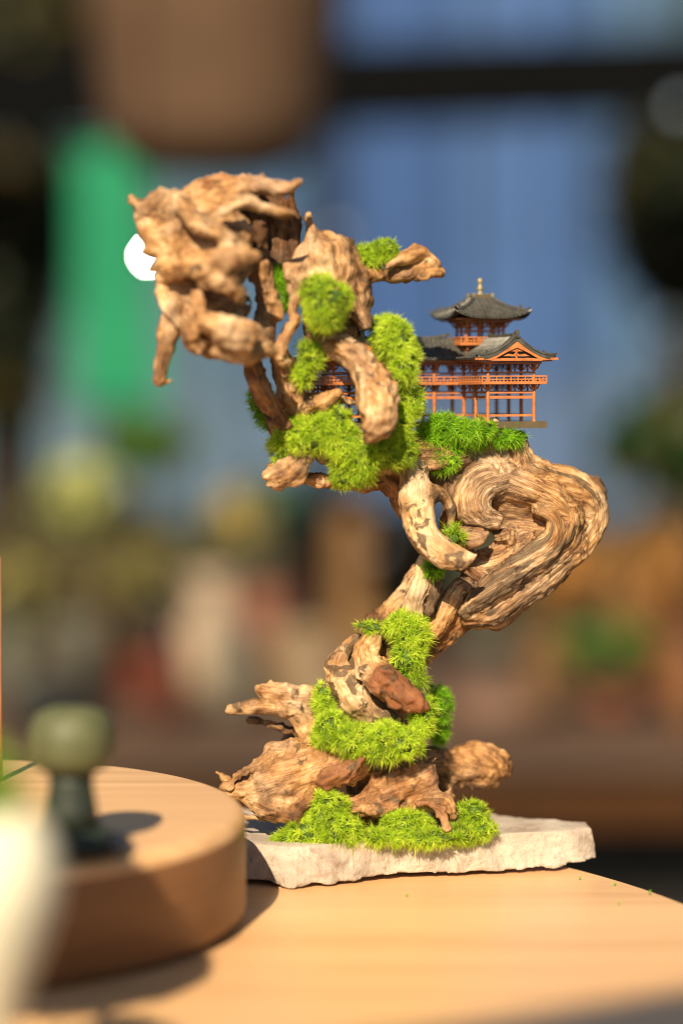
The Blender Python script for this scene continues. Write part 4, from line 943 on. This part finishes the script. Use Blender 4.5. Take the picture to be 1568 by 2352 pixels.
# bench
bw = planed_wood('bench_wood', (.040, .020, .009), (.085, .046, .024), (2, 12, 12), .75)
t = empty('display_bench', (0, 4.0 * BF, 0)); tag(t, 'long low dark brown display bench behind the table, holding pots', 'bench')
for i in range(5): bx('top_plank', (0, (i - 2) * .236 * BF, BZ - .02), (5.2 * BF, .23 * BF, .04), bw, t)
for i in range(4): bx('front_board', ((i - 1.5) * 1.28 * BF, -.60 * BF, BZ - .073 * BF), (1.272 * BF, .03, .062 * BF), simple('board', (.060 + .006 * i, .028, .007), .7, .2, 10), t)
for sx in (-2.4, -.8, .8, 2.4): bx('leg', (sx * BF, -.45 * BF, (BZ - .04) / 2), (.08, .08, BZ - .04), BLK, t)
bx('under_bench_shade', (0, -.56 * BF, (BZ - .105 * BF) / 2), (5.1 * BF, .02, BZ - .105 * BF), BLK, t)  # black sheet in place of the deep shade under the bench
# wooden fence behind the bench
YF = 8.4; t = empty('board_fence', (0, YF, 0)); tag(t, 'low fence of grey brown boards behind the display bench', 'fence')
fc = [(.10, .075, .040), (.115, .085, .045), (.085, .06, .03), (.12, .09, .055), (.14, .10, .06), (.11, .085, .05), (.12, .10, .06), (.15, .11, .065), (.10, .085, .05), (.09, .09, .06), (.08, .09, .065), (.09, .10, .075), (.085, .085, .06), (.11, .075, .035), (.13, .08, .03), (.09, .06, .025)]
kf = px2m(YF)
for i in range(26):
    h_ = .57 + .05 * rng.normal(); c = fc[i % len(fc)] if 4 <= i < 22 else fc[i % 5]
    bx('board', (((i - 5) * 100 - 784) * kf, 0, h_ / 2), (100 * kf - .008, .025, h_), simple('fence_board', (c[0] * .54, c[1] * .58, c[2] * .46), .8, .2, 8), t)
bx('rail', (0, .03, .25), (2.9, .03, .06), BROWNW, t); bx('rail', (0, .03, .45), (2.9, .03, .06), BROWNW, t)
cr_ = lambda n, c: simple(n, c, .5, .1, 10)
CLAY = cr_('clay_pot', (.28, .10, .05)); CREAMP = cr_('beige_pot', (.50, .38, .24)); GREYP = cr_('grey_pot', (.17, .165, .13)); REDP = cr_('dark_red_pot', (.20, .045, .025)); TANP = cr_('ochre_pot', (.34, .19, .07)); BLUEP = cr_('slate_pot', (.05, .06, .065))
PALE = leafm('pale_leaf', (.36, .38, .13)); OCHRE = leafm('ochre_leaf', (.34, .27, .09)); OLV2 = leafm('olive2', (.16, .14, .045)); RUST = leafm('rust_leaf', (.30, .14, .035)); GRN = leafm('green_leaf', (.04, .11, .012)); DGRN = leafm('deep_green_leaf', (.012, .04, .006)); TEAL = leafm('blue_green_leaf', (.05, .11, .075))
potted('pale yellow-green ball plant on the bench at far left', 185, 1055, 1560, 4.2, (88, 88), PALE, GREYP, 60, 11, zb=BZ)
potted('ochre yellow ball plant left of the driftwood stem', 540, 1125, 1570, 4.3, (68, 72), OCHRE, CREAMP, 55, 12, zb=BZ)
potted('bushy deep green plant with a slate pot behind the ball plants', 345, 960, 1540, 4.45, (105, 60), GRN, BLUEP, 60, 13, zb=BZ)
potted('olive shrub in a dark red pot on the bench, left half', 330, 1240, 1600, 3.9, (90, 70), OLV2, REDP, 58, 14, zb=BZ)
potted('small olive shrub in a grey pot at the left end of the bench', 60, 1260, 1620, 3.8, (90, 80), OLV2, GREYP, 60, 15, zb=BZ)
potted('blue-green bush partly hidden by the paddle shaped branch', 640, 1090, 1570, 4.5, (70, 60), TEAL, GREYP, 50, 16, zb=BZ)
potted('rust coloured bonsai in an ochre pot at the right of the bench', 1310, 1240, 1590, 4.2, (105, 70), RUST, TANP, 85, 17, .38, zb=BZ)
potted('orange brown bonsai with a clay pot at the right edge', 1520, 1220, 1620, 4.0, (80, 90), RUST, CLAY, 70, 18, .4, zb=BZ)
potted('low green bush between the rust coloured bonsai and the right edge', 1400, 1440, 1600, 3.75, (110, 50), GRN, CLAY, 60, 19, zb=BZ)
potted('big dark green bonsai pad on a brown stem at the right edge', 1530, 900, 1600, 4.35, (150, 110), DGRN, CLAY, 60, 20, .2, zb=BZ)
potted('grey-green shrub behind the base of the burl', 1120, 1250, 1560, 4.4, (75, 60), leafm('sage_leaf', (.10, .12, .075)), GREYP, 55, 21, zb=BZ)
# plain jars and boxes on the bench
def jar(label, px, ytop, Y, r, mt, prof_=None, name='jar', cat='jar'):
    Y = Y * BF; k = px2m(Y); H = P(px, ytop, Y)[2] - BZ; x = P(px, 1500, Y)[0]; r *= k
    b = MB(); b.lathe([(r * .75, 0), (r * .95, H * .2), (r, H * .6), (r * .8, H * .9), (r * .82, H), (r * .7, H), (r * .65, H * .85)], 28)
    tag(b.build(name, mt, None, True, loc=(x, Y, BZ + .0006)), label, cat)
jar('wide cream jar on the bench, largest and palest of the jars', 465, 1320, 4.0, 88, cr_('cream_jar', (.56, .42, .29)))
jar('brick red jar just right of the wide cream jar', 600, 1350, 4.25, 60, cr_('brick_jar', (.30, .12, .075)))
jar('beige jar directly left of the driftwood collar', 690, 1440, 3.8, 80, cr_('beige_jar', (.30, .21, .12)))
jar('ochre jar standing in front of the brown post', 860, 1420, 3.9, 50, cr_('ochre_jar', (.27, .16, .06)))
jar('rosy beige bowl on the bench right of the driftwood waist', 1130, 1590, 3.7, 120, cr_('rosy_bowl', (.24, .14, .095)), name='bowl', cat='bowl')
jar('short black jar at the left end of the bench', 130, 1575, 3.6, 100, cr_('black_jar', (.02, .022, .022)))
FARJ = [(30, 1420, 4.1, 45, (.16, .17, .12)), (250, 1400, 4.35, 50, (.20, .13, .06)), (385, 1465, 3.65, 42, (.13, .045, .03)), (535, 1430, 3.75, 48, (.22, .20, .15)), (655, 1300, 4.5, 36, (.26, .10, .06)), (745, 1500, 3.7, 46, (.33, .24, .15)), (1235, 1480, 3.7, 46, (.20, .11, .05)), (1440, 1330, 4.45, 44, (.30, .15, .05)), (1580, 1490, 3.6, 50, (.26, .12, .05))]
FJL = ['grey-green jar at the far left of the bench', 'brown jar between the pale ball plant and the olive shrub', 'small dark red jar in front of the olive shrub', 'grey cup-shaped jar between the cream jar and the beige jar', 'slim reddish jar at the back beside the brick red jar', 'light tan jar tucked left of the driftwood collar', 'brown jar in front of the rust coloured bonsai', 'golden brown jar behind the low green bush', 'clay jar cut by the right edge of the bench']
for (x, y, Y, r_, c), l in zip(FARJ, FJL): jar(l, x, y, Y, r_, cr_('glaze', c))
# post behind the bench
YP = 7.3; k = px2m(YP); pb_ = P(800, 1180, YP); 
tag(bx('wooden_post', (pb_[0], YP, pb_[2] / 2), (70 * k, .07, pb_[2]), simple('post_wood', (.28, .15, .06), .7, .2, 8)), 'tan wooden post rising behind the bench, left of the driftwood', 'post')
# glints: small glowing balls added far behind in their place, no real lamps
def glint(px, py, Y, r, e, label, c=(1, .95, .85)):
    m, t, b = mat('glint_glow'); b.inputs['Emission Color'].default_value = (*c, 1); b.inputs['Emission Strength'].default_value = e; b.inputs['Base Color'].default_value = (.06, .065, .07, 1)
    k = px2m(Y); p = P(px, py, Y); t = empty('glint_ball', p); tag(t, label, 'light bulb', 'small glowing balls added for glints behind the market'); q = MB()
    q.lathe([(r * k * math.sin(a), -r * k * math.cos(a)) for a in np.linspace(.05, math.pi - .3, 10)], 20); q.build('glass', m, t, True)
    q = MB(); q.lathe([(r * k * .32, r * k * .9), (r * k * .32, r * k * 1.5)], 12); q.tube([(0, 0, r * k * 1.4), (0, 0, 4.2 - p[2])], [.003, .003], 6); q.build('cord', BLK, t)
glint(342, 588, 3.8, 6.5, 90, 'brightest bulb, white, right behind the left edge of the crown', (1, .97, .86))
glint(778, 540, 6.6, 14, .3, 'faint bulb behind the spike of the upper stem')
glint(1560, 245, 6.6, 16, .35, 'bulb at the right edge below the beam', (.8, .95, 1))
glint(1530, 742, 7.6, 16, .16, 'dim bulb at the right edge level with the turret', (.8, .95, 1))
glint(866, 1262, 6.0, 14, .12, 'dim bulb left of the curled branch', (1, .85, .7))
